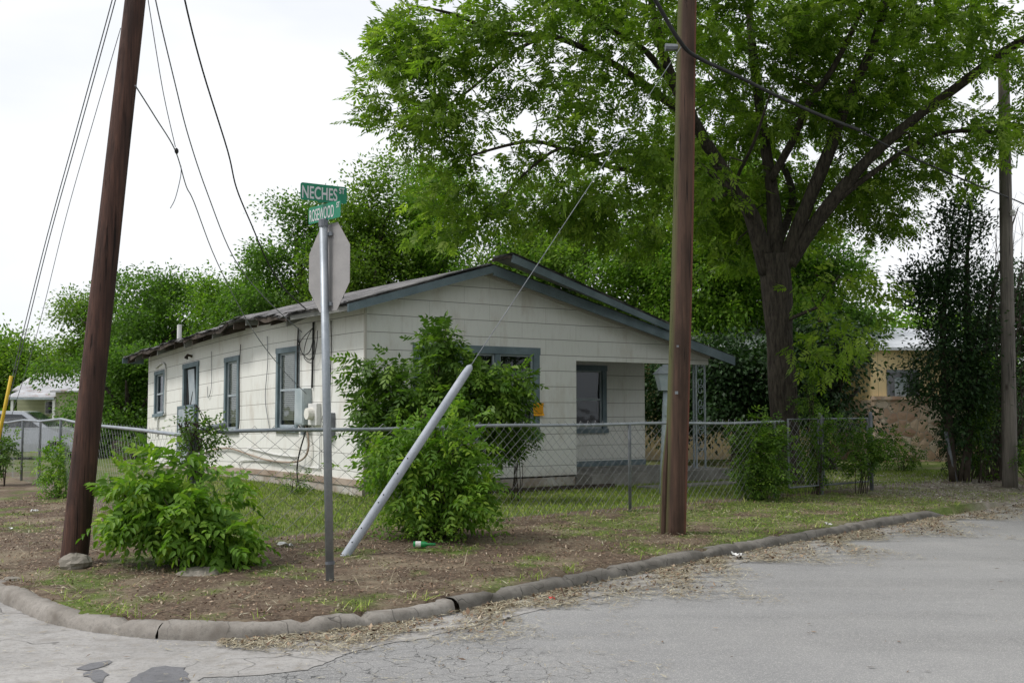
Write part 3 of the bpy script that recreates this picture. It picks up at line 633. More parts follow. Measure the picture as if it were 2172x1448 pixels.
k = MB(); k.box(-.10, -.055, a0, a0+.05, z0, z0+1.3); k.box(-.10, -.055, a1+.1, a1+.15, z0, z0+1.3); k.box(-.10, -.055, a0, a1+.15, z0+1.27, z0+1.33); k.build('screen_frame', M['bluetrim'], dr, warp=W)
k = MB(); k.tube([(-.0,8.55,2.95),(-.1,8.55,2.98),(-.14,8.55,2.9)], [.03,.03,.05], 8); k.build('door_lamp', M['darkwood'], house, warp=W)
# wrought iron porch column
pc = (7.42, .02)
col = MB()
for dx, dy in ((0,0),(.24,0),(.12,.2)): col.box(pc[0]+dx-.014, pc[0]+dx+.014, pc[1]+dy-.014, pc[1]+dy+.014, Z0, 2.47)
pcol = col.build('porch_column', M['sash'], house)
k = MB()
for i in range(5):
    z = Z0+.15+i*.42
    pts = [(pc[0]+.12+.10*cos(a)*(1-a/9), pc[1], z+.15+.13*sin(a)*(1-a/9)) for a in np.linspace(0, 7, 16)]
    k.tube(pts, .009, 5); k.tube([(p[0], p[1], 2*(z+.15)-p[2]+.16) for p in pts], .009, 5)
k.build('scrollwork', M['sash'], pcol)
# wall conduits, drip pipes, base pipes
def wallwire(name, pts, r, mat, parent=house, off=.03):
    mm = MB(); mm.tube(smoothpts([(-off if len(p) == 2 else -p[2], p[0], p[1]) for p in pts], 5), r, 6); return mm.build(name, mat, parent, warp=W, smooth=True)
wallwire('conduit', [(1.92,3.12),(1.93,2.6),(1.95,1.95)], .018, M['black'])
wallwire('conduit', [(2.55,3.05,.04),(2.6,2.6,.03),(2.58,1.6,.03),(2.45,1.28,.05),(2.15,1.25,.06)], .014, M['black'])
wallwire('conduit', [(2.48,3.0,.04),(2.5,2.6,.03),(2.5,1.95,.03)], .009, M['galvdark'])
wallwire('conduit', [(1.2,3.1),(1.18,2.5),(1.22,1.75)], .01, M['black'])
wallwire('conduit', [(5.45,2.95),(5.5,2.4),(5.45,1.5),(5.5,1.25)], .008, M['black'])
wallwire('conduit', [(4.05,3.0),(4.0,2.5),(4.1,1.8),(3.85,1.2)], .007, M['galvdark'])
wallwire('conduit', [(7.2,2.95),(7.15,2.2),(7.35,1.95),(7.4,2.2)], .006, M['galvdark'])
wallwire('cable_loop', [(1.9,3.0,.06),(2.2,2.85,.1),(2.45,2.65,.1),(2.2,2.55,.08),(1.95,2.6,.08),(1.75,2.8,.1),(1.7,2.6,.1),(1.9,2.45,.1),(2.3,2.6,.08),(2.5,2.85,.06)], .008, M['black'])
wallwire('cable_loop', [(1.85,3.05,.05),(2.05,2.8,.1),(2.1,2.5,.12),(1.8,2.4,.1),(1.62,2.7,.1),(1.7,2.95,.05)], .007, M['black'])
wallwire('base_cable', [(2.1,1.3,.07),(1.95,.95,.08),(2.1,.72,.1),(2.7,.62,.08),(3.8,.62,.06),(4.8,.72,.06),(6.0,.85,.05),(7.2,.8,.05),(8.3,.6,.05)], .018, M['brownboard'])
wallwire('base_cable', [(2.05,1.3,.06),(2.3,.8,.1),(2.35,.45,.12),(2.2,.2,.12),(1.7,.1,.15),(1.0,.08,.2)], .014, M['black'])
wallwire('base_pipe', [(1.6,1.25),(1.62,.62),(1.75,.56),(3.4,.58),(5.3,.6),(5.32,.3)], .012, M['white'])
wallwire('base_pipe', [(2.6,.72),(3.6,.74),(5.0,.86)], .014, M['white'])
wallwire('drip_pipe', [(11.2,2.9),(10.45,2.9),(10.42,1.9),(10.42,1.72),(10.9,1.68),(10.95,1.2)], .02, M['white'])
# meter box
def wbox(a0, a1, z0, z1, d0, d1, mm=None): mm = mm or MB(); mm.box(-d1, -d0, a0, a1, z0, z1); return mm
mt = wbox(2.02, 2.40, 1.30, 1.95, .0, .16).build('breaker_box', M['meter'], house, bevel=.008)
k = wbox(2.04, 2.38, 1.33, 1.92, .161, .17); k.build('box_door', M['meter'], mt)
k = MB(); k.tube([(-.08,2.2,1.3),(-.08,2.2,1.12)], .045, 10); k.build('box_hub', M['galv'], mt)
me_ = wbox(1.62, 1.98, 1.30, 1.68, 0, .09).build('electric_meter', M['white'], house, bevel=.008)
k = MB(); k.tube([(-.09,1.8,1.5),(-.2,1.8,1.5)], [.11,.10], 14); k.build('meter_dial', M['blind'], me_)
cb = wbox(1.05, 1.32, 1.12, 1.52, 0, .08).build('cable_box', M['galvdark'], house, bevel=.01)
rr = np.random.default_rng(3); k = MB()
for i in range(14):
    c = (-.1, 1.18+rr.uniform(-.06,.06), 1.3+rr.uniform(-.1,.1)); r = rr.uniform(.06,.14)
    k.tube([(c[0]-rr.uniform(0,.03), c[1]+r*.7*cos(a), c[2]+r*1.3*sin(a)) for a in np.linspace(0, 2*pi, 12)], .005, 4, cap=False)
k.build('coiled_cable', M['black'], cb)
# orange notice (own thing)
m = MB(); 
def notice():
    nn = 6; z0, z1, a0, a1 = 1.46, 1.69, 3.35, 3.58
    for i in range(nn):
        for j in range(nn):
            q = []
            for (ii, jj) in ((i,j),(i+1,j),(i+1,j+1),(i,j+1)):
                a = a0+(a1-a0)*ii/nn; z = z0+(z1-z0)*jj/nn; d = .04+.012*math.sin(ii*1.3+jj)+.02*(jj < 1)
                q.append((a, -d, z))
            m.face(q)
notice()
no = empty('paper_notice', (P0[0], P0[1], 0), ANG, 'orange printed notice taped beside the front window', 'notice')
m.build('paper_sheet', M['orange'], no)
k = MB(); r4 = np.random.default_rng(8)
for (zz, a, b) in ((1.66,3.42,3.51),(1.635,3.41,3.52),(1.61,3.38,3.55),(1.585,3.40,3.54),(1.55,3.38,3.55),(1.51,3.38,3.55),(1.495,3.39,3.52)):
    x = a
    while x < b: w_ = r4.uniform(.008,.02); k.face([(x,-.0615,zz),(x+w_,-.0615,zz),(x+w_,-.0615,zz+.009),(x,-.0615,zz+.009)]); x += w_+.005
k.build('printed_text', M['ink'], no)
# slab edge beams in the yard
m = MB(); a = P0+u2*4.4-v2*1.0
m.beam((P0[0]+u2[0]*.2-v2[0]*.6, P0[1]+u2[1]*.2-v2[1]*.6, .2), (P0[0]+u2[0]*4.6-v2[0]*.75, P0[1]+u2[1]*4.6-v2[1]*.75, .2), .1, .1)
tag(m.build('timber_edging', M['darkwood']), 'dark timber bed edging on the ground under the front window', 'edging')
m = MB(); m.beam((P0[0]+u2[0]*4.9-v2[0]*1.3, P0[1]+u2[1]*4.9-v2[1]*1.3, .19), (P0[0]+u2[0]*9.2-v2[0]*1.2, P0[1]+u2[1]*9.2-v2[1]*1.2, .19), .5, .05)
tag(m.build('walkway', M['slab']), kind='structure')

# ------------------------------------------------------------------ poles
def pole(name, pts, rad, mat, label, n=20, seed=0):
    r = np.random.default_rng(seed); jt = r.normal(0, .02, n); m = MB()
    pts = smoothpts(pts, 8); k = len(pts)-1; rad = [rad[0]+(rad[1]-rad[0])*i/k for i in range(k+1)]
    o = MB().tube(pts, rad, n, jit=lambda i, q: jt[q]+.008*math.sin(i*.9+q)).build(name, mat, None, smooth=True)
    return tag(o, label, 'utility pole', 'wooden utility poles')
b1 = G(152, 1200, .1); t1 = P(287, 0, b1.y+.35); ext = t1+(t1-b1)*.45
p1 = pole('utility_pole', [b1-Vector((0,0,.2))+(t1-b1)*-.0, b1.lerp(t1,.5)+Vector((.0,0,0)), t1, ext], (.128, .088), M['pole1'], 'dark reddish utility pole leaning over the corner, nearest the left edge', seed=1)
b2 = G(1429, 1128, .14); t2 = P(1458, 0, b2.y); ext2 = t2+(t2-b2)*.4
p2 = pole('utility_pole', [b2-Vector((0,0,.2)), b2.lerp(t2,.5)+Vector((.02,0,0)), t2, ext2], (.138, .10), M['pole2'], 'brown mossy-edged utility pole on the verge in front of the lamp post', seed=2)
slab_ = MB(); bb = b2+Vector((-.13,-.03,-.1)); 
slab_.tube([bb, bb+Vector((.03,0,.8)), P(1422,850,b2.y-.02)], [.05,.045,.02], 8); k = slab_.build('pole_splint', M['pole2']); k.parent = p2
b3 = G(2142, 1024, .17); t3 = P(2128, 110, b3.y)
p3 = pole('utility_pole', [b3-Vector((0,0,.2)), b3.lerp(t3,.5), t3], (.145, .10), M['pole3'], 'pale grey utility pole by the driveway at the right edge', seed=3)
for pz_, nm_, mt_, sz_ in ((1.75,'pole_tag','galvdark',.018),(2.3,'pole_tag','galvdark',.012)):
    f_ = (pz_-.1)/(t2.z-.1); c = b2.lerp(t2, f_)+Vector((-.03,-.14,0)); k = MB(); k.box(c.x-sz_,c.x+sz_,c.y-.004,c.y+.006,c.z-sz_,c.z+sz_); q = k.build(nm_, M[mt_]); q.parent = p2
k = MB(); c = P(2148, 452, b3.y-.12); k.lathe((c.x,c.y,c.z-.06), [(.03,0),(.06,.02),(.04,.05),(.06,.08),(.03,.12)], 10); q = k.build('insulator', M['white']); q.parent = p3
k = MB(); c = P(1411, 101, b2.y); k.tube([c, P(1455,101,b2.y)], [.05,.035], 8); q = k.build('guy_hook', M['galvdark']); q.parent = p2

def wire(label, pts, r, mat='black', cat='wire', name='power_line', group='overhead wires'):
    o = MB().tube(smoothpts([P(*p) for p in pts], 6), r, 5).build(name, M[mat], None, smooth=True); return tag(o, label, cat, group)
wire('thick twisted service cable running to the house eave, rightmost of the left wires', [(372,-120,11.0),(392,0,11.8),(430,150,13),(483,320,14.5),(502,400,15.2),(535,480,16.2),(570,560,17),(610,620,17.9),(665,668,19.0)], .011, name='service_cable')
wire('thin grey wire from the sky down to the cable loops on the side wall', [(312,-120,11),(330,0,11.6),(372,180,12.8),(400,290,13.6),(440,410,14.6),(495,545,16.2),(560,630,17.6),(640,704,18.95)], .008, 'galvdark')
wire('thin wire from the leaning pole through a black splice to the side wall', [(287,182,10.1),(330,250,11.0),(372,320,12),(395,395,13.2),(412,430,13.8),(460,555,15.6),(530,690,17.4),(592,775,18.7),(650,835,19.2)], .007, 'galvdark')
wire('faint wire dropping from above the frame to the black splice', [(300,-90,10.8),(314,0,11),(338,150,11.5),(352,225,11.8),(372,312,12)], .005, 'galvdark')
wire('short loose wire end curling below the splice', [(384,352,12.4),(383,375,12.4),(372,420,12.4),(361,442,12.4)], .005, 'galvdark')
sp = MB(); c0 = P(374,314,12); c1 = P(375,327,12); sp.tube([c0, c0.lerp(c1,.3), c0.lerp(c1,.7), c1], [.008,.022,.022,.008], 10)
tag(sp.build('wire_splice', M['black'], smooth=True), 'black egg-shaped splice hanging on the thin wires', 'splice')
g0 = (-2, 915)
wire('left strand of the guy wires reaching a yellow guard', [(252,-60,10.2),(238,0,10.4),(165,265,11.6),(100,500,12.8),(50,700,13.8),(12,860,14.7)], .006, 'galvdark', 'guy wire', 'guy_wire', 'guy wires left of the leaning pole')
wire('middle strand of the guy wires reaching a yellow guard', [(258,-60,10.2),(245,0,10.4),(172,265,11.6),(106,500,12.8),(56,700,13.8),(16,860,14.7)], .006, 'galvdark', 'guy wire', 'guy_wire', 'guy wires left of the leaning pole')
wire('faint guy wire right of the other two, starting behind the pole', [(256,60,10.5),(200,250,11.3),(140,460,12.5),(75,720,14),(25,880,15)], .004, 'galvdark', 'guy wire', 'guy_wire', 'guy wires left of the leaning pole')
m = MB(); a = P(24,797,13.4); b = P(2,905,13.4); m.tube([a, b, b+(b-a)*.8], .022, 10)
tag(m.build('guy_guard', M['yellow'], smooth=True), 'yellow plastic guard around the guy wire at the left edge', 'guy guard')
# diagonal guy guard and its wire
a = G(730, 1182, .14); top_ = P(1446, 98, b2.y-.1); dirv = (top_-a)
def on_line(px):  # param where the line projects at px
    lo, hi = 0, 1
    for _ in range(40):
        mid = (lo+hi)/2; p = a+dirv*mid
        q = CX+F*p.x/(p.y*cos(PITCH)+(p.z-CZ)*sin(PITCH))
        if q < px: lo = mid
        else: hi = mid
    return a+dirv*lo
e = on_line(994)
gg = empty('guy_guard', a, 0, 'white plastic pipe guard leaning diagonally over a guy wire in front of the bush', 'guy guard')
def rel(o, parent): o.parent = parent; o.matrix_parent_inverse = parent.matrix_basis.inverted() if False else o.matrix_parent_inverse; return o
dn = dirv.normalized()
k = MB(); k.tube([-dn*.06, Vector((0,0,0)), (e-a)*.5, (e-a)*.97, e-a+dn*.02, e-a+dn*.05], [.046,.046,.045,.044,.036,.015], 14); k.build('guard_tube', M['pipewhite'], gg, smooth=True)
k = MB(); side = Vector((0,-1,0))
for f in (.07,.14,.27,.31,.42,.50):
    c = (e-a)*f; nrmv = (Vector((-.35,-.93,.1))-dn*Vector((-.35,-.93,.1)).dot(dn)).normalized(); k.tube([c+nrmv*.042, c+nrmv*.048], .007, 6)
k.build('bolt_hole', M['dark'], gg)
o = MB().tube([e-dn*.3, top_], .0045, 5).build('guy_wire', M['galvdark'], None); tag(o, 'steel guy wire from the white pipe guard up to the brown pole', 'guy wire')
wire('thick black communications cable crossing the tree to the right pole', [(1340,-90,12.2),(1400,18,12.5),(1440,85,12.6),(1475,120,12.8),(1560,160,13.6),(1640,200,14.4),(1740,245,15.4),(1822,276,16.2)], .026, 'black', 'cable', 'communications_cable', 'cables in front of the tree')
wire('thinner black cable continuing from the thick one past the grey pole', [(1822,276,16.2),(1900,318,17.2),(2000,362,18.5),(2070,392,19.6),(2130,415,20.7),(2172,433,21.5),(2240,465,22.5)], .014, 'black', 'cable', 'communications_cable', 'cables in front of the tree')
wire('thin black wire entering from the right edge behind the grey pole top', [(1980,282,22),(2060,272,22),(2110,278,22),(2172,297,22),(2240,322,22)], .012, 'black', 'wire')

# ------------------------------------------------------------------ sign post
sb = G(701, 1236, .11); sy = sb.y; stp = P(686, 476, sy-.02)
sg = empty('sign_post', sb, 0, 'galvanised post with two green street blades and the bare back of an octagonal sign', 'street sign')
R = lambda p: Vector(p)-sb
k = MB(); k.tube([Vector((0,0,-.15)), R(stp)], .036, 16); k.build('post', M['galv'], sg, smooth=True)
k = MB(); c = R(P(700,1193,sy)); k.tube([c-Vector((0,0,.012)), c+Vector((0,0,.012))], .041, 12); k.build('post_band', M['galvdark'], sg)
k = MB(); c = R(stp); k.tube([c-Vector((0,0,.02)), c+Vector((0,0,.04))], .042, 12); k.tube([c+Vector((0,0,.04)), c+Vector((0,0,.052))], [.03,.02], 8); k.build('cap_bracket', M['galvdark'], sg)
def basis(dx, dy):
    d = Vector((dx, dy, 0)).normalized(); n = Vector((d.y, -d.x, 0)); return d, n   # n points towards -Y side
def blade(cpx, cpy, dxy, Ln, Hh, txt, tsz, tx, st_size, st_pos, label, wid):
    d, n = basis(*dxy); c = R(P(cpx, cpy, sy)); mm = MB(); ro = .02; pts = []
    for (sx, sz) in ((1,-1),(1,1),(-1,1),(-1,-1)):
        for q in range(4):
            ang = {(1,-1):-90,(1,1):0,(-1,1):90,(-1,-1):180}[(sx,sz)]+q*30
            pts.append((sx*(Ln/2-ro)+ro*cos(radians(ang)), sz*(Hh/2-ro)+ro*sin(radians(ang))))
    fr = [c+d*x+Vector((0,0,z))+n*.0015 for x, z in pts]; bk = [c+d*x+Vector((0,0,z))-n*.0015 for x, z in pts]
    mm.face(fr); mm.face(bk[::-1])
    for i in range(len(pts)): j = (i+1) % len(pts); mm.face([fr[i], bk[i], bk[j], fr[j]])
    o = mm.build('street_blade', M['green'], sg); o['label'] = label
    def text(s, x, z, size, wide):
        cu = bpy.data.curves.new('t', 'FONT'); cu.body = s; cu.size = size; cu.extrude = .0004; cu.offset = size*(.018 if len(s) < 8 else .006); cu.align_x = 'LEFT'; cu.space_character = 1.02
        to = bpy.data.objects.new('t', cu); COL.objects.link(to); bpy.context.view_layer.update()
        me = bpy.data.meshes.new_from_object(to.evaluated_get(bpy.context.evaluated_depsgraph_get())); bpy.data.objects.remove(to)
        xs_ = [v.co.x for v in me.vertices]; x0, x1 = min(xs_), max(xs_); k_ = wide/(x1-x0)
        for v in me.vertices:
            q = c+d*(x+(v.co.x-x0)*k_)+Vector((0,0,z+v.co.y))+n*(.0035+v.co.z); v.co = q
        me.materials.clear(); me.materials.append(M['letter']); t_o = bpy.data.objects.new('lettering', me); COL.objects.link(t_o); t_o.parent = o
    text(txt, -Ln/2+tx, -Hh/2+.018, tsz, wid); text('ST', st_pos[0], st_pos[1], st_size, st_pos[2])
    return o
blade(687, 410, (.85,.527), .43, .15, 'NECHES', .152, .014, .07, (.140, .012, .054), 'upper green street blade reading NECHES ST', .325)
blade(688, 450.5, (.66,-.75), .52, .148, 'ROSEWOOD', .15, .018, .066, (.200, .014, .05), 'lower green street blade reading ROSEWOOD ST', .40)
k = MB(); c = R(P(690,430,sy)); k.tube([c-Vector((0,0,.0)), c+Vector((0,0,.012))], .018, 8); k.box(c.x-.06,c.x+.06,c.y-.012,c.y+.012,c.z+.0,c.z+.012); k.build('blade_bracket', M['green'], sg)
# octagon
n = Vector((-.80,-.60,0))
c = R(P(697.5, 568, sy+.03))
R8 = .381/cos(pi/8); mm = MB(); pr = [(R8*cos(pi/8+i*pi/4), R8*sin(pi/8+i*pi/4)) for i in range(8)]
dd = Vector((.60,-.80,0))
fr = [c+dd*x+Vector((0,0,z))+n*.0015 for x, z in pr]; bk = [c+dd*x+Vector((0,0,z))-n*.0015 for x, z in pr]
mm.face(fr)
for i in range(8): j = (i+1) % 8; mm.face([fr[i], fr[j], bk[j], bk[i]])
oc = mm.build('octagon_plate', M['signback'], sg); oc['label'] = 'bare aluminium back of the octagonal sign'
mm = MB(); mm.face([p-n*.0006 for p in bk][::-1]); mm.build('red_face', M['red'], oc)
for py in (497, 645):
    k = MB(); cc = R(P(689, py, sy)); k.beam(cc-dd*.075-n*.025, cc+dd*.075-n*.025, .02, .03); k.tube([cc-Vector((0,0,.013)), cc+Vector((0,0,.013))], .041, 12); k.build('sign_clamp', M['galv'], sg)

# ------------------------------------------------------------------ chain-link fence
def segtubes(A, B, r, n=3):
    A = np.asarray(A, float); B = np.asarray(B, float); D = nrm(B-A); ref = np.tile([0.13,.2,.97], (len(A),1)); X = nrm(np.cross(D, ref)); Y = np.cross(D, X)
    V = []
    for base in (A, B):
        for k in range(n):
            a = 2*pi*k/n; V.append(base+(X*cos(a)+Y*sin(a))*r)
    V = np.stack(V, 1); m = len(A); idx = np.arange(m)[:, None]*2*n
    Q = np.stack([np.concatenate([idx+k, idx+(k+1) % n, idx+n+(k+1) % n, idx+n+k], 1) for k in range(n)], 1)
    return V.reshape(-1, 3), Q.reshape(-1, 4)
def mesh_panel(parent, org, a, b, pitch, hgt, top0, top1, seed, vstep=None, sagf=None, r=.0027):
    "a,b: 2d ends; top0/top1: rail height"
    a = np.array(a); b = np.array(b); Ln = np.hypot(*(b-a)); d = (b-a)/Ln; nrm2 = np.array([-d[1], d[0]]); rg = np.random.default_rng(seed)
    nW = int(Ln/pitch); vs = vstep or pitch*.9; K = int(hgt/vs)+1
    ph = rg.uniform(0, 6, 6)
    def pt(x, k):
        z = (top0+(top1-top0)*x/Ln)+.035-k*vs+.02*(k == 0); w_ = .02*np.sin(x*1.7+ph[0]+k*.15)+.012*np.sin(x*4.1+ph[1])+ .02*np.sin(k*.3+ph[2])
        x2 = x+.015*np.sin(k*.5+ph[3]+x*.8); z2 = z+.012*np.sin(x*2.3+ph[4])*(k > 1)
        p = a+d*x2+nrm2*w_*(k > 0); return (p[0]-org[0], p[1]-org[1], z2-org[2])
    A = []; B = []
    for i in range(nW):
        prev = None
        for k in range(K+1):
            q = pt((i+((k+i) % 2))*pitch, k)
            if prev: A.append(prev); B.append(q)
            prev = q
    V, Q = segtubes(A, B, r); return fast('chain_mesh', V, Q, M['chain'], parent)
def fpost(parent, org, x, y, z0, z1, r=.024, lean=(0,0), mat='galvdark', name='post'):
    m = MB(); a = Vector((x, y, z0))-Vector(org); b = Vector((x+lean[0], y+lean[1], z1))-Vector(org)
    m.tube([a, b, b+Vector((0,0,.025)), b+Vector((0,0,.04))], [r, r, r*.8, r*.2], 10); return m.build(name, M[mat], parent, smooth=True)
def fs(s, t=0): return FC+FU*s+FW*t
# front run: corner -> gate
org = (FC[0], FC[1], .15)
fence = empty('chain_link_fence', org, 0, 'chain-link fence along the front yard between corner post and gate', 'fence')
s_end = 10.0
railpts = [(0,1.35),(2.5,1.365),(5.2,1.38),(7.5,1.375),(10.0,1.375)]
def rz(s): return float(np.interp(s, [p[0] for p in railpts], [p[1] for p in railpts]))
m = MB(); m.tube([Vector((*fs(s), rz(s)+.008*math.sin(s*2)))-Vector(org) for s in np.linspace(.25, s_end, 30)], .021, 8); m.build('top_rail', M['galv'], fence, smooth=True)
mesh_panel(fence, org, fs(0), fs(3.3), .115, 1.12, rz(0), rz(3.3), 1, vstep=.085)
mesh_panel(fence, org, fs(3.3), fs(s_end), .072, 1.17, rz(3.3), rz(s_end), 2)
for s in (3.2, 6.42, 9.75): fpost(fence, org, *fs(s), .05, rz(s)-.02)
fpost(fence, org, *fs(0), .0, 1.38, .047, name='corner_post')
m = MB(); c = Vector((*fs(0), 1.34))-Vector(org); dq = Vector((FU[0], FU[1], 0)); m.tube([c+dq*.06+Vector((0,0,.03)), c+dq*.38+Vector((0,-.05,.09))], .03, 10); m.build('loose_rail', M['galv'], fence, smooth=True)
# side run
org2 = (*fs(0), .15); fence2 = empty('chain_link_fence', org2, 0, 'chain-link fence running back along the side yard on the left', 'fence')
rp2 = [(0,1.31),(2.5,1.34),(5.9,1.36),(8.0,1.42),(10.2,1.36),(12.5,1.36),(15,1.28),(19,1.27)]
def rz2(t): return float(np.interp(t, [p[0] for p in rp2], [p[1] for p in rp2]))
m = MB(); m.tube([Vector((*fs(0,t), rz2(t)))-Vector(org2) for t in np.linspace(.05, 19, 44)], .021, 8); m.build('top_rail', M['galv'], fence2, smooth=True)
for a, b, i in ((0,5.9,3),(5.9,12.5,4),(12.5,19,5)): mesh_panel(fence2, org2, fs(0,a), fs(0,b), .085, 1.15, rz2(a), rz2(b), i, r=.0015)
for t in (5.9, 8.0, 10.2, 12.5, 16): fpost(fence2, org2, *fs(0,t), .05, rz2(t)-.02)
# gate section
go_ = (*fs(10.1), .15); gate = empty('fence_gate', go_, 0, 'double chain-link gate overgrown by vines left of the driveway', 'gate')
for s0, s1 in ((10.12, 10.95), (11.1, 12.45)):
    p, q = fs(s0), fs(s1); z0, z1 = .32, 1.42
    m = MB(); m.tube([Vector((*p,z0))-Vector(go_), Vector((*p,z1))-Vector(go_), Vector((*q,z1))-Vector(go_), Vector((*q,z0))-Vector(go_), Vector((*p,z0))-Vector(go_)], .018, 8); m.build('gate_frame', M['galvdark'], gate)
    mesh_panel(gate, go_, p, q, .072, 1.05, 1.38, 1.38, int(s0*7))
for s in (11.03, 12.55): fpost(gate, go_, *fs(s), .0, 1.5, .034, name='gate_post')
bp_ = G(2028, 1022, .15); m = MB(); m.tube([bp_, P(2006, 915, bp_.y)], .035, 10); tag(m.build('leaning_post', M['galvdark'], smooth=True), 'short steel fence post leaning left beside the driveway', 'post')

# lamp post
lb = G(1404, 1052, .14); lp = empty('lamp_post', lb, 0, 'pale grey lantern-topped lamp post behind the brown utility pole', 'lamp post')
LT = P(1413, 828, lb.y)-lb
k = MB(); k.tube([(0,0,-.1), (LT.x*.5,0,LT.z*.5), tuple(LT)], .052, 12); k.build('post', M['meter'], lp, smooth=True)
k = MB(); c = LT; 
def frus(mm, z0, r0, z1, r1, n=6):
    mm.tube([(c.x,c.y,c.z+z0),(c.x,c.y,c.z+z1)], [r0, r1], n)
frus(k, 0, .13, .27, .20); k.build('lantern_body', M['meter'], lp)
k = MB(); frus(k, .272, .23, .40, .10); frus(k, .40, .07, .43, .07); k.build('lantern_roof', M['galv'], lp)
k = MB(); k.box(c.x*.85-.03, c.x*.85+.12, -.07, -.05, c.z-.42, c.z-.25); k.build('sign_bracket', M['meter'], lp)

# ------------------------------------------------------------------ vegetation
def leaves(rng, C, n, spread, K=7, Lc=.25, ll=.1, lw=.035, droop=.3, cen=None, hexa=False, up=.2):
    C = np.repeat(np.asarray(C, float), n, axis=0); off = rng.normal(0, 1, C.shape)*np.array([1,1,.75])*spread
    pos = C+off; d = nrm(off)*.7+rng.normal(0, .6, C.shape)
    if cen is not None: d += .5*nrm(pos-cen)
    d[:, 2] += up-droop; d = nrm(d); N_ = len(pos)
    rv = rng.normal(0, .45, C.shape)+np.array([0,0,1.]); side = nrm(np.cross(d, rv)); nn = nrm(np.cross(side, d))
    base_r = rng.beta(2, 2.2, N_)
    VV = []; RR = []
    pairs = K//2; 
    for k in range(K):
        if k == K-1 and K % 2 == 1 or K == 1: f = 1.0; sg_ = 0
        else: f = (k//2+1)/(pairs+.6); sg_ = 1 if k % 2 else -1
        p = pos+d*(Lc*f if K > 1 else 0)
        if K > 1: p[:, 2] -= Lc*f*f*droop*.6
        ld = nrm(d*(1.0 if sg_ == 0 else .55)+side*sg_*.85-np.array([0,0,1.])*(droop*(.4+.8*rng.random((N_,1)))))
        wv = nrm(np.cross(nn+rng.normal(0,.25,nn.shape), ld)); ln = ll*(.7+.5*rng.random((N_,1)))*(1.0 if K == 1 else (.75+.35*math.sin(pi*min(f,.9)))); wd = lw*(.8+.4*rng.random((N_,1))); up_ = nrm(np.cross(ld, wv))
        if hexa:
            q = [p, p+ld*ln*.3+wv*wd*.48+up_*wd*.2, p+ld*ln*.68+wv*wd*.36+up_*wd*.14, p+ld*ln-up_*ln*.12, p+ld*ln*.68-wv*wd*.36+up_*wd*.14, p+ld*ln*.3-wv*wd*.48+up_*wd*.2]
        else:
            q = [p, p+ld*ln*.45+wv*wd*.5+up_*wd*.15, p+ld*ln, p+ld*ln*.45-wv*wd*.5+up_*wd*.15]
        VV.append(np.stack(q, 1)); RR.append(np.clip(base_r+rng.normal(0,.12,N_), 0, 1))
    V = np.concatenate(VV); r = np.concatenate(RR); m = V.shape[1]; i = np.arange(len(V))[:, None]*m
    Q = i+np.array([[0,1,2,3]]) if m == 4 else np.concatenate([i+np.array([[0,1,2,3]]), i+np.array([[0,3,4,5]])])
    return V.reshape(-1, 3), Q, np.repeat(r, m)
def sample_ell(rng, ells, n, shell=.0, gaps=None):
    "points in a union of ellipsoids (cx,cy,cz,rx,ry,rz[,weight])"
    wts = np.array([(e[3]*e[4]*e[5])*(e[6] if len(e) > 6 else 1) for e in ells]); wts /= wts.sum(); out = []
    for e, k in zip(ells, rng.multinomial(n, wts)):
        v = nrm(rng.normal(0, 1, (k, 3))); r = rng.random((k, 1))**(1/3*(1-shell)+.02); out.append(np.array(e[:3])+v*r*np.array(e[3:6]))
    return np.concatenate(out)
def grow(rng, nodes, rads, clusters, mb_, r0=.03, jag=.25, sides=4, maxr=.06, tip=.004):
    "join each cluster centre to the nearest wood"
    nodes = [np.array(p, float) for p in nodes]; NA = np.array(nodes)
    d0 = np.array([np.min(np.sum((NA-c)**2, 1)) for c in clusters]); cap_ = len(NA)+len(clusters)*3
    buf = np.zeros((cap_, 3)); buf[:len(NA)] = NA; rb = np.zeros(cap_); rb[:len(NA)] = rads; n = len(NA)
    for i in np.argsort(d0):
        c = clusters[i]; dd = np.sum((buf[:n]-c)**2, 1); j = int(np.argmin(dd)); a = buf[j]; L_ = math.sqrt(dd[j])
        if L_ < .05: continue
        r = min(rb[j]*.62, maxr, .008+L_*.022); r = max(r, tip)
        mdl = (a+c)/2+rng.normal(0, 1, 3)*L_*jag*.4+np.array([0,0,L_*.10]); q = (a*.25+c*.75)+rng.normal(0, 1, 3)*L_*jag*.25
        mb_.tube([a, mdl, q, c], [r, r*.75, r*.55, max(r*.35, tip*.7)], sides, cap=False)
        buf[n] = mdl; rb[n] = r*.75; buf[n+1] = q; rb[n+1] = r*.6; buf[n+2] = c; rb[n+2] = max(r*.45, tip); n += 3
def densify(pts, rad, step=.35):
    P_ = []; R_ = []
    for i in range(len(pts)-1):
        a, b = np.array(pts[i]), np.array(pts[i+1]); k = max(1, int(np.linalg.norm(b-a)/step))
        for j in range(k): P_.append(a+(b-a)*j/k); R_.append(rad[i]+(rad[i+1]-rad[i])*j/k)
    P_.append(np.array(pts[-1])); R_.append(rad[-1]); return P_, R_
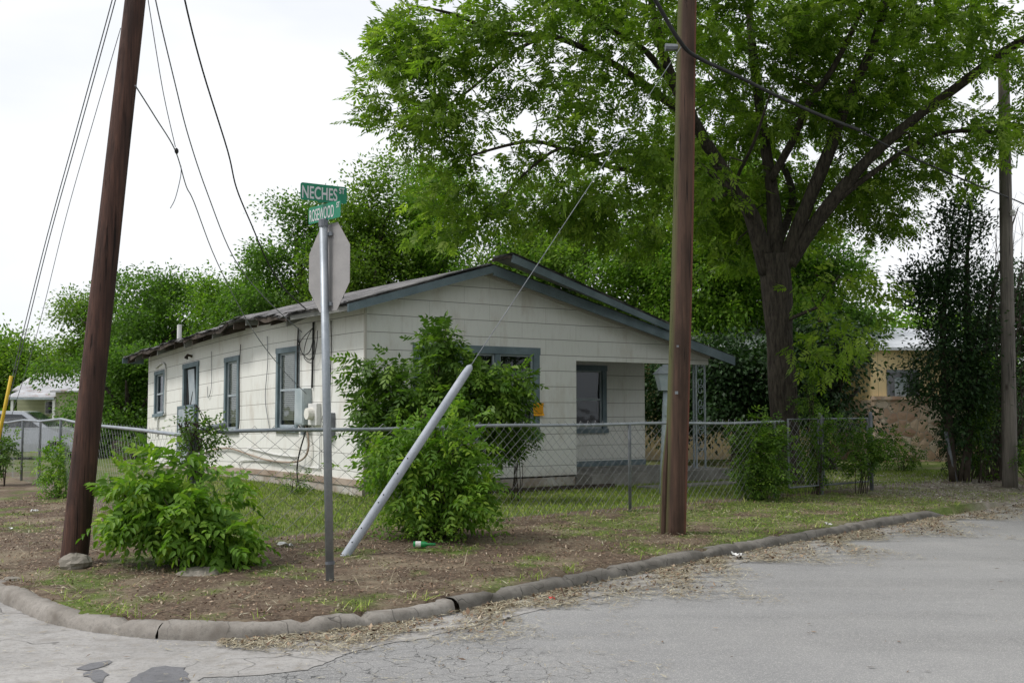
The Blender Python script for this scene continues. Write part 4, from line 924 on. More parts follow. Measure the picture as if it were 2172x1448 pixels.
def make_tree(name, base, limbs, ells, ncl, leafn, spread, lk, leafmat, label, cat='tree', group=None, seed=0, bark='bark', maxr=.06, sides=4, jag=.25, tip=.004, crown='crown', filt=None, cl_extra=None, clump=1, cls=.28):
    rng = np.random.default_rng(seed); root = empty(name, base, 0, label, cat, group); B = np.array(base)
    tm = MB(); nodes = []; rads = []
    for pts, rad in limbs:
        pts = [np.array(p, float)-B for p in pts]; sp = smoothpts([Vector(p) for p in pts], 5); k = len(sp)-1
        rr_ = list(np.interp(np.linspace(0, len(rad)-1, k+1), range(len(rad)), rad))
        ph = rng.uniform(0, 6, 3)
        tm.tube(sp, rr_, 12 if max(rad) > .1 else (8 if max(rad) > .03 else 5), jit=lambda i, q: .06*math.sin(q*2+ph[0]+i*.3)+.05*math.sin(i*.9+ph[1]+q))
        a, b = densify([tuple(p) for p in sp], rr_); nodes += a; rads += b
    if clump > 1:
        sc_ = sample_ell(rng, ells, max(3, ncl//clump))-B; cl = np.repeat(sc_, clump, axis=0)+rng.normal(0, 1, (len(sc_)*clump, 3))*np.array([1,1,.6])*cls
    else: cl = sample_ell(rng, ells, ncl)-B
    if cl_extra is not None: cl = np.concatenate([cl, np.asarray(cl_extra)-B])
    if filt is not None: cl = cl[filt(cl+B)]
    tm.build('trunk', M[bark], root, smooth=True)
    bm_ = MB(); grow(rng, nodes, rads, cl, bm_, maxr=maxr, sides=sides, jag=jag, tip=tip); bm_.build('branches', M['twig' if bark != 'bark' else 'bark'], root)
    cen = np.mean(cl, 0); V, Q, r = leaves(rng, cl, leafn, spread, cen=cen, **lk)
    fast(crown, V, Q, M[leafmat], root, rnd=r); return root

def clear_peak(C):
    dep = C[:,1]*cos(PITCH)+(C[:,2]-CZ)*sin(PITCH); px = CX+F*C[:,0]/dep; py = CY-F*((C[:,2]-CZ)*cos(PITCH)-C[:,1]*sin(PITCH))/dep
    return ~((px > 980) & (px < 1420) & (py > 470+.25*np.abs(px-1090)) & (C[:,1] < 21))
# the big pecan tree
ty = 20.6
def pp(*a): return tuple(P(*a))
trunkb = P(1668, 1032, ty)
limbs = [
 ([pp(1668,1045,ty), pp(1664,900,ty), pp(1656,760,ty), pp(1650,640,ty), pp(1640,540,ty)], [0.317,0.273,0.264,0.264,0.299]),
 ([pp(1628,580,ty), pp(1595,460,ty-.2), pp(1545,380,ty-.5), pp(1490,290,ty-.9), pp(1440,200,ty-1.3), pp(1400,90,ty-1.7), pp(1370,-60,ty-2)], [0.163,0.148,0.133,0.118,0.096,0.074,0.052]),
 ([pp(1645,560,ty), pp(1640,430,ty+.2), pp(1622,300,ty+.3), pp(1606,190,ty+.4), pp(1592,60,ty+.5), pp(1580,-120,ty+.6)], [0.148,0.133,0.104,0.089,0.074,0.052]),
 ([pp(1636,380,ty+.1), pp(1680,300,ty-.3), pp(1715,220,ty-.7), pp(1770,140,ty-1), pp(1830,20,ty-1.5)], [0.089,0.074,0.063,0.052,0.037]),
 ([pp(1660,570,ty), pp(1710,440,ty-.2), pp(1755,330,ty-.4), pp(1800,210,ty-.6), pp(1850,100,ty-.8), pp(1900,-60,ty-1)], [0.155,0.126,0.111,0.096,0.081,0.059]),
 ([pp(1672,560,ty), pp(1740,460,ty-.3), pp(1830,350,ty-.8), pp(1930,260,ty-1.3), pp(2030,185,ty-1.8), pp(2130,110,ty-2.3), pp(2230,50,ty-2.7)], [0.148,0.126,0.104,0.089,0.081,0.074,0.044]),
 ([pp(1780,420,ty-.5), pp(1840,375,ty-.7), pp(1920,320,ty-.9), pp(2010,280,ty-1), pp(2172,285,ty-1.2), pp(2260,290,ty-1.3)], [0.067,0.052,0.044,0.037,0.030,0.022]),
 ([pp(1580,440,ty-.3), pp(1500,360,ty-1), pp(1440,345,ty-1.4), pp(1350,320,ty-1.9), pp(1240,330,ty-2.4), pp(1130,300,ty-2.8), pp(1000,330,ty-3.2)], [0.074,0.059,0.052,0.044,0.037,0.030,0.018]),
 ([pp(1470,255,ty-1.1), pp(1380,190,ty-1.6), pp(1290,130,ty-2.2), pp(1180,80,ty-2.8), pp(1060,70,ty-3.3), pp(960,30,ty-3.7), pp(860,10,ty-4)], [0.089,0.074,0.059,0.048,0.037,0.026,0.015]),
 ([pp(1300,135,ty-2.1), pp(1180,80,ty-1.8), pp(1090,110,ty-1.6), pp(1010,180,ty-1.5), pp(940,230,ty-1.4), pp(850,275,ty-1.3)], [0.052,0.041,0.033,0.026,0.018,0.011]),
 ([pp(1560,400,ty-.4), pp(1470,430,ty-1.1), pp(1380,375,ty-1.8), pp(1280,350,ty-2.5), pp(1190,315,ty-3), pp(1100,380,ty-3.4)], [0.059,0.052,0.044,0.037,0.030,0.018]),
 ([pp(1440,200,ty-1.3), pp(1370,110,ty-1.7), pp(1290,60,ty-2.2), pp(1230,10,ty-2.5), pp(1180,-60,ty-2.8)], [0.067,0.052,0.044,0.037,0.030]),
 ([pp(1600,470,ty), pp(1560,400,ty-1.5), pp(1600,300,ty-3), pp(1640,180,ty-4)], [0.052,0.037,0.026,0.009]),
 ([pp(1650,520,ty), pp(1680,400,ty+1.5), pp(1600,260,ty+3), pp(1500,150,ty+4)], [0.089,0.074,0.059,0.037]),
]
def ep(px, py, Y, rx, ry, rz_, w=1): p = P(px, py, Y); return (p.x, p.y, p.z, rx, ry, rz_, w)
def eb(px, py, Y, *a): return ep(px, py, Y+1.2, *a)
ells = [ep(1280,470,19.2,1.3,1.3,.5,1.5), ep(1560,440,21.5,1.3,1.4,.6,1.4), eb(1780,440,21,1.3,1.5,.8,1.4), ep(1960,350,20,1.1,1.2,.6,1.2), ep(1500,420,22,1.3,1.2,.9,1.2), ep(1330,300,19.5,1.5,1.6,.8,1.2), eb(1900,250,20,1.4,1.5,1.0,1.2), ep(1000,150,17.2,1.55,1.3,1.25,.9), ep(1130,60,17.5,1.9,1.6,1.2,.9), ep(1120,250,17.6,1.6,1.4,1.0,1.1), ep(1150,400,18,1.6,1.3,.85,1.4),
        ep(1330,180,18.5,1.6,1.6,1.5,.9), ep(1350,400,18.5,1.5,1.4,.8,1.2), ep(1400,480,19,1.4,1.2,.45,1.3), eb(1550,150,20,2.0,2.2,2.2,.9), ep(1500,-40,19,3,2.5,1.6,.7), eb(1700,60,19.5,2.5,2.4,2.0,.9),
        eb(1800,250,20,1.6,1.8,1.5,1), eb(1900,120,19,2.0,2,1.8,1), eb(1980,330,19.6,1.3,1.4,.8,.9), ep(2080,60,18.6,1.7,1.6,1.4,1), eb(1850,430,20.4,1.1,1.2,.55,1.1), ep(2200,180,18.8,1.2,1.2,.9,.7),
        ep(1620,330,22.5,2.8,1.8,1.6,1.0), ep(1000,320,17.8,1.0,1.0,.7,.8), ep(1040,480,18.6,.9,.8,.6,1.3), ep(1850,-60,19,3,2.5,1.2,.7),
        (3.2,15.2,9.6,3.4,2.3,1.3,.55),(7.0,15.0,9.8,3,2.3,1.3,.55),(0.2,16,9.6,2.0,1.9,1.0,.5),(4,18,10.6,4,3,1.6,.4)]  # unseen crown above the frame, added to shade the front wall
def hang(rng_seed, px0, px1, n, Y, r, y0, y1):
    rg = np.random.default_rng(rng_seed); return [pp(rg.uniform(px0,px1), rg.uniform(y0,y1), Y+rg.normal(0,r)) for _ in range(n)]
extra = hang(1, 780, 960, 60, 17.0, .5, 10, 290)+hang(2, 880, 1300, 60, 18.3, .4, 400, 500)+hang(3, 1700, 1880, 16, 18.8, .35, 570, 720)+hang(4,1690,1800,10,18.6,.3,690,780)+hang(5,1480,1640,30,21.9,.4,470,560)+hang(6,2050,2172,24,19,.5,230,330)
make_tree('pecan_tree', tuple(G(1668,1032,.15)) if 0 else (trunkb.x, trunkb.y, .15), limbs, ells, 2300, 8, .13, dict(K=9, Lc=.22, ll=.125, lw=.046, droop=.28), 'pecan', 'tall spreading shade tree with forked trunk behind the front fence', seed=11, cl_extra=extra, maxr=.05, clump=5, cls=.24, filt=clear_peak)

def simple_tree(name, px, py, Y, w_, h, ncl, label, seed, mat=None, ll=.125, lw=.072, leafn=64, spread=.22, group='trees behind the house', zb=.15, base_h=None, lobes=7, trunk_r=.18, dens=1.0, K=1, shape=None):
    "px: centre, py: top of crown, w_: crown radius m, h: crown height m"
    mat = mat or ('mid','mid2','mid3','mid')[seed % 4]
    rg = np.random.default_rng(seed); top = P(px, py, Y); bx_, by_ = top.x, Y; zt = top.z; zc = zt-h/2
    ells_ = [(bx_, by_, zc, w_*.75, w_*.75, h*.42, .6)]
    for i in range(lobes):
        a = rg.uniform(0, 2*pi); q = rg.uniform(.35,.7); zz = zc+rg.uniform(-.38,.32)*h
        sc = rg.uniform(.3,.5); ells_.append((bx_+w_*q*cos(a), by_+w_*q*sin(a), zz, w_*sc, w_*sc, h*sc*.5, 1.2))
    ells_.append((bx_+rg.uniform(-.2,.2)*w_, by_, zt-h*.14, w_*.35, w_*.35, h*.15, 1.6))
    limbs_ = [([(bx_, by_, zb-.1), (bx_+rg.normal(0,.15), by_, zb+(zc-zb)*.5), (bx_, by_, zc), (bx_+rg.normal(0,.3), by_, zc+h*.3)], [trunk_r, trunk_r*.8, trunk_r*.6, trunk_r*.2])]
    for i in range(5):
        a = 2*pi*i/5+rg.uniform(-.4,.4); z_ = zb+(zc-zb)*rg.uniform(.5,.95); limbs_.append(([(bx_, by_, z_), (bx_+w_*.3*cos(a), by_+w_*.3*sin(a), z_+h*.16), (bx_+w_*.6*cos(a), by_+w_*.6*sin(a), z_+h*.3)], [trunk_r*.5, trunk_r*.35, trunk_r*.15]))
    return make_tree(name, (bx_, by_, zb), limbs_, ells_, int(ncl*1.5), leafn, spread, dict(K=K, ll=ll, lw=lw, droop=.35, Lc=.2), mat, label, group=group, seed=seed, maxr=.05, sides=3, clump=6, cls=.34*spread/.24)
T = simple_tree
T('leafy_tree', 300, 565, 38, 3.2, 6.0, 330, 'rounded green tree behind the leaning pole, left of the house roof', 21)
T('leafy_tree', 205, 615, 40, 1.4, 3.0, 110, 'narrow green tree directly left of the leaning pole', 22)
T('leafy_tree', 425, 600, 40, 2.2, 5.5, 220, 'smaller green tree between the rounded one and the house roof', 23)
T('leafy_tree', 520, 555, 36, 2.0, 5.5, 230, 'green tree rising over the middle of the sagging eave', 24)
T('leafy_tree', 645, 415, 34, 2.4, 6.5, 330, 'tree behind the house just left of the octagonal sign', 25)
T('leafy_tree', 785, 350, 33, 2.0, 7.0, 330, 'tall pointed tree just right of the street blades', 26)
T('leafy_tree', 900, 365, 34, 2.3, 7.0, 300, 'dark green tree behind the left slope of the roof', 27)
T('leafy_tree', 905, 320, 37, 1.3, 5.5, 150, 'slim tall treetop standing against the sky left of the shade tree', 28)
T('leafy_tree', 1060, 400, 33, 2.8, 6.8, 380, 'tree behind the roof peak', 29)
T('leafy_tree', 1230, 350, 33, 3.4, 7.8, 520, 'tree behind the right slope of the roof', 30)
T('leafy_tree', 1400, 350, 32, 3.2, 6.0, 470, 'tree behind the house seen left of the brown pole', 31)
T('leafy_tree', 1590, 370, 31, 3.0, 5.4, 440, 'dark tree between the brown pole and the forked trunk', 32, mat='mid')
T('leafy_tree', 1760, 480, 32, 1.6, 4.0, 170, 'small tree right of the forked trunk over the white roof', 33)
T('leafy_tree', 70, 745, 80, 5.0, 5.2, 230, 'low distant tree above the pale green house', 34, ll=.3, lw=.17, spread=.7, group='distant trees at the left')
T('leafy_tree', -30, 735, 80, 4.5, 5.5, 180, 'low distant tree at the left edge of the photo', 35, ll=.3, lw=.17, spread=.7, group='distant trees at the left')
T('leafy_tree', 125, 710, 76, 1.6, 5.5, 60, 'thin sparse distant tree with bare twigs', 36, ll=.2, lw=.1, spread=.7, leafn=16, group='distant trees at the left')
T('leafy_tree', 275, 740, 33, 1.5, 3.8, 240, 'shady low tree between the green house and the side wall', 37, group='trees behind the house')
T('leafy_tree', 275, 800, 46, 1.9, 3.6, 170, 'dark low growth behind the side yard', 38, group='trees behind the house', mat='mid')
T('leafy_tree', 1560, 730, 25.5, 1.0, 2.2, 120, 'dark low tree in the shade beyond the porch column', 42, mat='darkleaf', group='trees at the right')  # dark leaf colour supplies the shade in front of the neighbour's wing
T('leafy_tree', 1760, 680, 25.5, 1.15, 2.5, 150, 'dark low tree in the shade right of the forked trunk', 43, mat='darkleaf', group='trees at the right')
T('leafy_tree', 1440, 760, 27.5, 1.2, 2.0, 120, 'dark low tree seen through the porch opening', 44, mat='darkleaf', group='trees at the right')
T('leafy_tree', 2220, 560, 28, 2.4, 5.5, 260, 'dark tree behind the grey pole at the right edge', 39, mat='darkleaf', group='trees at the right')
T('leafy_tree', 1950, 700, 60, 8, 6, 260, 'distant tree line behind the neighbouring house', 40, ll=.35, lw=.2, spread=.9, group='trees at the right')
T('leafy_tree', 1500, 640, 42, 5, 6, 300, 'deep shade tree beyond the porch', 41, ll=.25, lw=.14, spread=.7, group='trees at the right')
for i, (tx, ty_, h_, w_) in enumerate(((10,-9,9,5),(12.5,3.5,9,4.6),(15.5,10,8,5.2),(1,-13,9,5),(-9,-15,8,4.5))):  # unseen trees read from dark window reflections, added to shade front wall and road
    rg0 = np.random.default_rng(200+i)
    lm = [([(tx,ty_,-.1),(tx+.2,ty_,2),(tx,ty_,4),(tx+.3,ty_,7)], [.25,.2,.16,.05])]+[([(tx,ty_,2.5+.3*j),(tx+1.6*cos(j*1.3),ty_+1.6*sin(j*1.3),4+.3*j),(tx+3*cos(j*1.3),ty_+3*sin(j*1.3),5+.4*j)],[.12,.08,.03]) for j in range(5)]
    es_ = [(tx,ty_,5.2,w_*.8,w_*.8,3.0,1)]+[(tx+w_*.6*cos(j*1.26),ty_+w_*.6*sin(j*1.26),4.2+rg0.uniform(-.8,2.2),w_*.45,w_*.45,1.9,1.3) for j in range(5)]
    make_tree('leafy_tree', (tx,ty_,0), lm, es_, 500, 26, .35, dict(K=1, ll=.28, lw=.16, droop=.35), 'mid', 'broad green tree across the street, number %d counted from the right' % (i+1) if 0 else ['broad street tree across the road, opposite the porch','broad street tree across the road, opposite the gate','broad street tree across the road, opposite the driveway','broad street tree across the road, behind the camera','broad street tree across the road, opposite the side street'][i], group='trees across the street', seed=200+i, sides=3, clump=4, cls=.5)
# dark evergreen column with climbing growth
def ells_px(l): return [ep(*e) for e in l]
cb_ = G(2035, 1030, .15); Yc = 21.6
make_tree('evergreen_tree', (P(2030,1000,Yc).x, Yc, .15),
  [([pp(2022,1020,Yc), pp(2010,860,Yc), pp(2000,700,Yc), pp(2020,500,Yc)], [.09,.08,.06,.03]), ([pp(2050,1020,Yc), pp(2060,820,Yc), pp(2050,600,Yc), pp(2060,430,Yc)], [.07,.06,.05,.02]), ([pp(2035,1020,Yc), pp(2080,800,Yc), pp(2110,600,Yc), pp(2160,440,Yc+.5)], [.05,.04,.03,.01])],
  ells_px([(2030,640,Yc,.85,.8,1.0),(2035,480,Yc,.5,.5,.75),(1960,600,Yc,.5,.5,.45),(2000,780,Yc,.75,.7,.9),(2060,850,Yc,.6,.6,1.1),(2050,420,Yc,.28,.3,.45),(1930,640,Yc,.35,.4,.25),(2100,720,Yc,.4,.4,.9,.6)]), 620, 30, .17, dict(K=1, ll=.10, lw=.045, droop=.1), 'darkleaf', 'dark evergreen tree covered in climbing growth beside the driveway', seed=51, bark='twig', maxr=.02, group='trees at the right')
# bare twiggy shrub by the right pole
rg = np.random.default_rng(52); base = (P(2110,1000,22.3).x, 22.3, .15); bt = MB()
for i in range(70):
    a = rg.uniform(0, 2*pi); px, py = rg.uniform(2010,2230), rg.uniform(380,760); e_ = P(px, py, 22.3+rg.normal(0,.6)); b_ = Vector((rg.normal(0,.3), rg.normal(0,.3), 0))
    e_ = e_-Vector(base); mm_ = b_.lerp(e_, .5)+Vector((rg.normal(0,.15), rg.normal(0,.15), .1)); pts = smoothpts([b_, mm_, e_], 4)
    bt.tube(pts, list(np.linspace(.014,.003,len(pts))), 4, cap=False)
    for j in range(5):
        s_ = pts[rg.integers(4, len(pts)-1)]; bt.tube([s_, s_+Vector((rg.normal(0,.25), rg.normal(0,.2), rg.uniform(.05,.5)))], [.005,.002], 3, cap=False)
bo = bt.build('bare_shrub', M['twig']); bo.location = base; tag(bo, 'bare twiggy thicket around the grey pole', 'shrub')

def shrub(name, base, ells_, ncl, leafn, spread, lk, mat, label, seed, stems=12, cat='shrub', group=None, sr=.012, clump=3, cls=.07):
    rg = np.random.default_rng(seed); limbs_ = []
    for i in range(stems):
        e = ells_[rg.integers(len(ells_))]; tgt = np.array(e[:3])+rg.normal(0,.35,3)*np.array(e[3:6]); b_ = np.array(base)+np.array([rg.normal(0,.06), rg.normal(0,.06), -.03])
        md = (b_+tgt)/2+np.array([0,0,.12*np.linalg.norm(tgt-b_)])+rg.normal(0,.03,3); limbs_.append(([b_, md, tgt], [sr, sr*.7, sr*.3]))
    return make_tree(name, base, limbs_, ells_, ncl, leafn, spread, lk, mat, label, cat=cat, group=group, seed=seed, bark='twig', maxr=.008, sides=3, tip=.002, crown='foliage', clump=clump, cls=cls)
# front left bush
fb = G(400, 1205, .12); Yb = fb.y
shrub('leafy_bush', tuple(fb), ells_px([(390,1090,Yb,0.39,0.30,0.24),(330,1040,Yb+.1,0.29,0.24,0.17),(440,1120,Yb-.1,0.30,0.29,0.22),(300,1090,Yb,0.20,0.20,0.17),(350,985,Yb+.15,0.17,0.17,0.10),(250,1020,Yb,0.17,0.17,0.06),(480,1150,Yb-.1,0.17,0.20,0.17),(500,1170,Yb-.1,0.12,0.17,0.10),(440,1030,Yb+.2,0.21,0.20,0.13)]),
      135, 5, .08, dict(K=7, Lc=.2, ll=.098, lw=.045, droop=.5, hexa=True), 'bush', 'bright green arching bush between the leaning pole and the sign post', 61, stems=26)
# front centre bush at the fence
cbp = G(930, 1145, .15); Yq = cbp.y
shrub('leafy_bush', tuple(cbp), ells_px([(900,1000,Yq,0.49,0.35,0.35),(940,1060,Yq,0.43,0.35,0.29),(860,930,Yq+.1,0.29,0.24,0.17),(1000,980,Yq,0.25,0.24,0.28),(950,900,Yq+.1,0.29,0.24,0.14),(820,980,Yq,0.17,0.17,0.17),(1020,1060,Yq,0.20,0.21,0.21),(900,875,Yq,0.14,0.14,0.08)]),
      175, 5, .10, dict(K=7, Lc=.22, ll=.09, lw=.038, droop=.45, hexa=True), 'bush', 'dense light green bush on the fence behind the white pipe guard', 62, stems=30)
# taller shaded bush by the house corner
Yr = 16.4; rb_ = P(900, 1040, Yr)
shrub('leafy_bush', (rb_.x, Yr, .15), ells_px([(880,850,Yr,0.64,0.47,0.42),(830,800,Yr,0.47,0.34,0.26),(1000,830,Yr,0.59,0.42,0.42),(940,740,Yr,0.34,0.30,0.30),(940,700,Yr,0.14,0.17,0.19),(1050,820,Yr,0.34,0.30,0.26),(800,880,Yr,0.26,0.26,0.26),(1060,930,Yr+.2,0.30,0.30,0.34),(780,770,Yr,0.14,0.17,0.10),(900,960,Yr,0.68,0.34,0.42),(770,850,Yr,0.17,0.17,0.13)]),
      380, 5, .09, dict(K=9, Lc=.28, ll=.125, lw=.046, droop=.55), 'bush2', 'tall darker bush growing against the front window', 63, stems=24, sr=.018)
# others
def vine(px0, px1, py0, py1, Y, n, label, seed, name='vine', mat='bush2', rx=None, leafn=5, ll=.07, cat='vine', group='vines and weeds on the fences'):
    cx_, cy_ = (px0+px1)/2, (py0+py1)/2; w_ = (px1-px0)/2/F*Y; h_ = (py1-py0)/2/F*Y; b = P(cx_, py1, Y)
    rg = np.random.default_rng(seed); es = [ep(cx_, cy_, Y, w_*.8, w_*.5, h_*.85)]
    for i in range(4): es.append(ep(rg.uniform(px0,px1)*.6+cx_*.4, rg.uniform(py0,py1)*.8+cy_*.2, Y+rg.normal(0,.1), w_*.45, w_*.35, h_*.35))
    return shrub(name, (b.x, Y, gz1(b.x, Y)), es, n, leafn, .07, dict(K=5, Lc=.14, ll=ll, lw=ll*.45, droop=.4), mat, label, seed, stems=8, sr=.008, cat=cat, group=group)
vine(1560, 1680, 900, 1050, 17.2, 190, 'leafy shrub growing through the fence right of the lamp post', 71, 'fence_shrub', cat='shrub')
vine(1540, 1660, 880, 960, 17.5, 50, 'thin vine top over the fence rail near the forked trunk', 72)
vine(1700, 1760, 880, 1040, 18.3, 80, 'vine climbing the gate nearest the trunk', 73)
vine(1760, 1900, 880, 1010, 18.6, 110, 'vine hanging over the double gate', 74)
vine(1870, 1960, 900, 985, 24.5, 45, 'low shrub against the stone wall', 75, 'fence_shrub', cat='shrub')
vine(2050, 2105, 740, 1000, 21.6, 150, 'green undergrowth beneath the grey pole', 76, 'undergrowth', cat='shrub')
vine(2160, 2240, 915, 1020, 20.4, 90, 'dark undergrowth at the right edge behind the grey pole', 77, 'undergrowth', cat='shrub')
vine(1690, 1740, 760, 880, 20.0, 26, 'leafy sucker shoots on the forked trunk', 78, cat='vine')
vine(385, 450, 890, 985, 11.1, 36, 'vine tangled around the corner fence post', 79, mat='bush2', ll=.055)
vine(100, 150, 930, 1070, 17.6, 80, 'weedy vine on the side fence left of the leaning pole', 80, mat='bush')
vine(-20, 20, 900, 1000, 20.5, 60, 'small weed patch at the left edge of the side fence', 81, mat='bush2')
vine(615, 640, 995, 1045, 18.3, 22, 'small weed at the foundation below the near side window', 82, 'weed', ll=.05, cat='weed')
vine(1080, 1115, 915, 975, 16.8, 26, 'drooping dark sprig under the front window', 83, ll=.06)
vine(270, 300, 920, 960, 24, 30, 'small weed clump in the back of the side yard', 84, 'weed', cat='weed')
vine(740, 1100, 1085, 1140, cbp.y, 60, 'low weeds at the foot of the light green bush', 85, 'weed', mat='bush', cat='weed', ll=.05)
vine(1990, 2060, 870, 1000, 23, 120, 'shrub filling the gap between stone wall and evergreen', 86, 'undergrowth', mat='darkleaf', cat='shrub')
# bird-nest of dead twigs on the corner post
tw = MB(); rg = np.random.default_rng(90); cpos = Vector((*fs(0), 1.25))
for i in range(90):
    a_ = Vector((rg.normal(0,.08), rg.normal(0,.08), rg.normal(0,.13))); tw.tube([a_, a_+Vector((rg.normal(0,.08), rg.normal(0,.08), rg.normal(.03,.09)))], [.006,.003], 4)
for i in range(10): a_ = Vector((rg.normal(0,.03),rg.normal(0,.03),-.4)); tw.tube([a_-Vector((0,0,.5)), a_+Vector((rg.normal(0,.06),rg.normal(0,.05),.25)), a_+Vector((rg.normal(0,.08),rg.normal(0,.06),.6))], [.012,.01,.006], 5)
to_ = tw.build('dead_vine', M['twig']); to_.location = cpos; tag(to_, 'knot of dead brown vine stems around the corner fence post', 'vine')

# ------------------------------------------------------------------ neighbours
def mat_uvbox(m, x0, x1, y0, y1, z0, z1):
    for (a, b) in (((x0,y0),(x1,y0)),((x1,y0),(x1,y1)),((x1,y1),(x0,y1)),((x0,y1),(x0,y0))):
        L_ = math.hypot(b[0]-a[0], b[1]-a[1]); m.face([(a[0],a[1],z0),(b[0],b[1],z0),(b[0],b[1],z1),(a[0],a[1],z1)], [(0,z0),(L_,z0),(L_,z1),(0,z1)])
# right: yellow house with stone wainscot
Yh = 29.0; rx0 = P(1850, 800, Yh).x; nh = empty('neighbour_house', (rx0, Yh, 0), radians(12), 'yellow board house with rubble-stone lower wall right of the shade tree', 'house')
W1 = 3.4; zt = 3.15; zs = P(1850, 848, Yh).z
m = MB(); mat_uvbox(m, -.0, W1, 0, 6, zs, zt); m.build('upper_wall', M['yellowsiding'], nh)
m = MB(); m.box(-.02, W1+.04, -.1, 6.05, 0, zs); m.build('stone_wall', M['stone'], nh)
m = MB(); m.box(-.06, W1+.06, -.16, .0, zs+.002, zs+.1); m.build('stone_cap', M['stone'], nh)
m = MB(); mat_uvbox(m, -8.0, -.01, 2.2, 8, 0, zt-.05); m.build('wing_wall', M['yellowsiding'], nh)
m = MB()
m.hexa([(-8.6,1.2,zt-.02),(W1+.5,-.7,zt-.02),(W1+.5,3,zt+.75),(-8.6,3,zt+.75),(-8.6,1.2,zt+.06),(W1+.5,-.7,zt+.06),(W1+.5,3,zt+.83),(-8.6,3,zt+.83)])
m.hexa([(-8.6,3,zt+.75),(W1+.5,3,zt+.75),(W1+.5,8,zt-.1),(-8.6,8,zt-.1),(-8.6,3,zt+.83),(W1+.5,3,zt+.83),(W1+.5,8,zt),(-8.6,8,zt)])
m.build('roof', M['tin'], nh)
wx0, wx1, wz0, wz1 = .42, 1.35, 1.62, 2.62
m = MB(); m.box(wx0,wx1,-.05,-.002,wz0,wz0+.06); m.box(wx0,wx1,-.05,-.002,wz1-.08,wz1); m.box(wx0,wx0+.06,-.05,-.002,wz0+.06,wz1-.08); m.box(wx1-.06,wx1,-.05,-.002,wz0+.06,wz1-.08); m.box((wx0+wx1)/2+.12,(wx0+wx1)/2+.16,-.05,-.002,wz0+.06,wz1-.08)
wn = m.build('window', M['galvdark'], nh); m = MB(); m.box(wx0+.06,wx1-.06,-.02,-.008,wz0+.06,wz1-.08); m.build('pane', M['carglass'], wn)
m = MB(); m.box(wx0+.22,wx0+.6,-.024,-.021,wz0+.06,wz1-.2); m.build('curtain', M['sash'], wn)
m = MB(); m.box(-6.6,-5.9,2.1,2.19,1.2,2.2); w2 = m.build('window', M['sash'], nh); m = MB(); m.box(-6.55,-5.95,2.06,2.099,1.25,2.15); m.build('pane', M['carglass'], w2)
m = MB(); m.box(-4.4,-3.9,1.9,2.19,1.1,1.6); m.build('window_cooler', M['meter'], nh)
# left: pale green house
Yl = 56.0
def LX(px): return P(px, 860, Yl).x
def LZ(py): return P(60, py, Yl).z
lh = empty('green_house', (LX(0), Yl, 0), 0, 'small pale green lap-sided house with rusty tin roof across the side street', 'house')
def lx(px): return LX(px)-LX(0)
m = MB(); mat_uvbox(m, lx(8), lx(124), 1.5, 7, 0, LZ(835)); m.face([(lx(2),1.5,LZ(835)),(lx(2),7,LZ(835)),(lx(2),4,LZ(800))], [(0,0),(5,0),(2,2)])
m.build('wall', M['greensiding'], lh)
m = MB(); mat_uvbox(m, lx(131), lx(215), -.8, 7, 0, LZ(832)); m.build('wing_wall', M['greensiding'], lh)
m = MB(); m.hexa([(lx(6),1.0,LZ(829)),(lx(134),1.0,LZ(829)),(lx(126),4.2,LZ(788)),(lx(-2),4.2,LZ(788)),(lx(6),1.0,LZ(826)),(lx(134),1.0,LZ(826)),(lx(126),4.2,LZ(785)),(lx(-2),4.2,LZ(785))])
m.hexa([(lx(-2),4.2,LZ(788)),(lx(126),4.2,LZ(788)),(lx(126),7.5,LZ(835)),(lx(-2),7.5,LZ(835)),(lx(-2),4.2,LZ(785)),(lx(126),4.2,LZ(785)),(lx(126),7.5,LZ(832)),(lx(-2),7.5,LZ(832))]); m.build('roof', M['rust'], lh)
m = MB(); m.hexa([(lx(126),-1.2,LZ(832)),(lx(218),-1.2,LZ(832)),(lx(205),3,LZ(779)),(lx(103),3,LZ(779)),(lx(126),-1.2,LZ(829)),(lx(218),-1.2,LZ(829)),(lx(205),3,LZ(776)),(lx(103),3,LZ(776))])
m.hexa([(lx(103),3,LZ(779)),(lx(205),3,LZ(779)),(lx(205),7,LZ(832)),(lx(103),7,LZ(832)),(lx(103),3,LZ(776)),(lx(205),3,LZ(776)),(lx(205),7,LZ(829)),(lx(103),7,LZ(829))]); m.build('wing_roof', M['rust'], lh)
m = MB(); m.hexa([(lx(30),-1.0,LZ(846)),(lx(132),-1.0,LZ(846)),(lx(132),1.4,LZ(824)),(lx(26),1.4,LZ(824)),(lx(30),-1.0,LZ(842)),(lx(132),-1.0,LZ(842)),(lx(132),1.4,LZ(821)),(lx(26),1.4,LZ(821))]); m.build('porch_roof', M['rust'], lh)
m = MB(); m.box(lx(30), lx(132), -1.03, -.99, LZ(847.5), LZ(843)); m.build('porch_fascia', M['sash'], lh)
for px in (43, 130): m = MB(); m.box(lx(px)-.06, lx(px)+.06, -.95, -.83, 0, LZ(845)); m.build('porch_post', M['white'], lh)
m = MB(); m.box(lx(70), lx(92), 1.42, 1.49, LZ(878), LZ(849)); wn = m.build('window', M['white'], lh)
m = MB()
for i in range(3):
    for j in range(3): a_ = lx(72)+i*(lx(90)-lx(72))/3; z_ = LZ(877)+j*(LZ(851)-LZ(877))/3; m.box(a_, a_+.14, 1.39, 1.418, z_+.02, z_+.2)
m.build('pane', M['carglass'], wn)
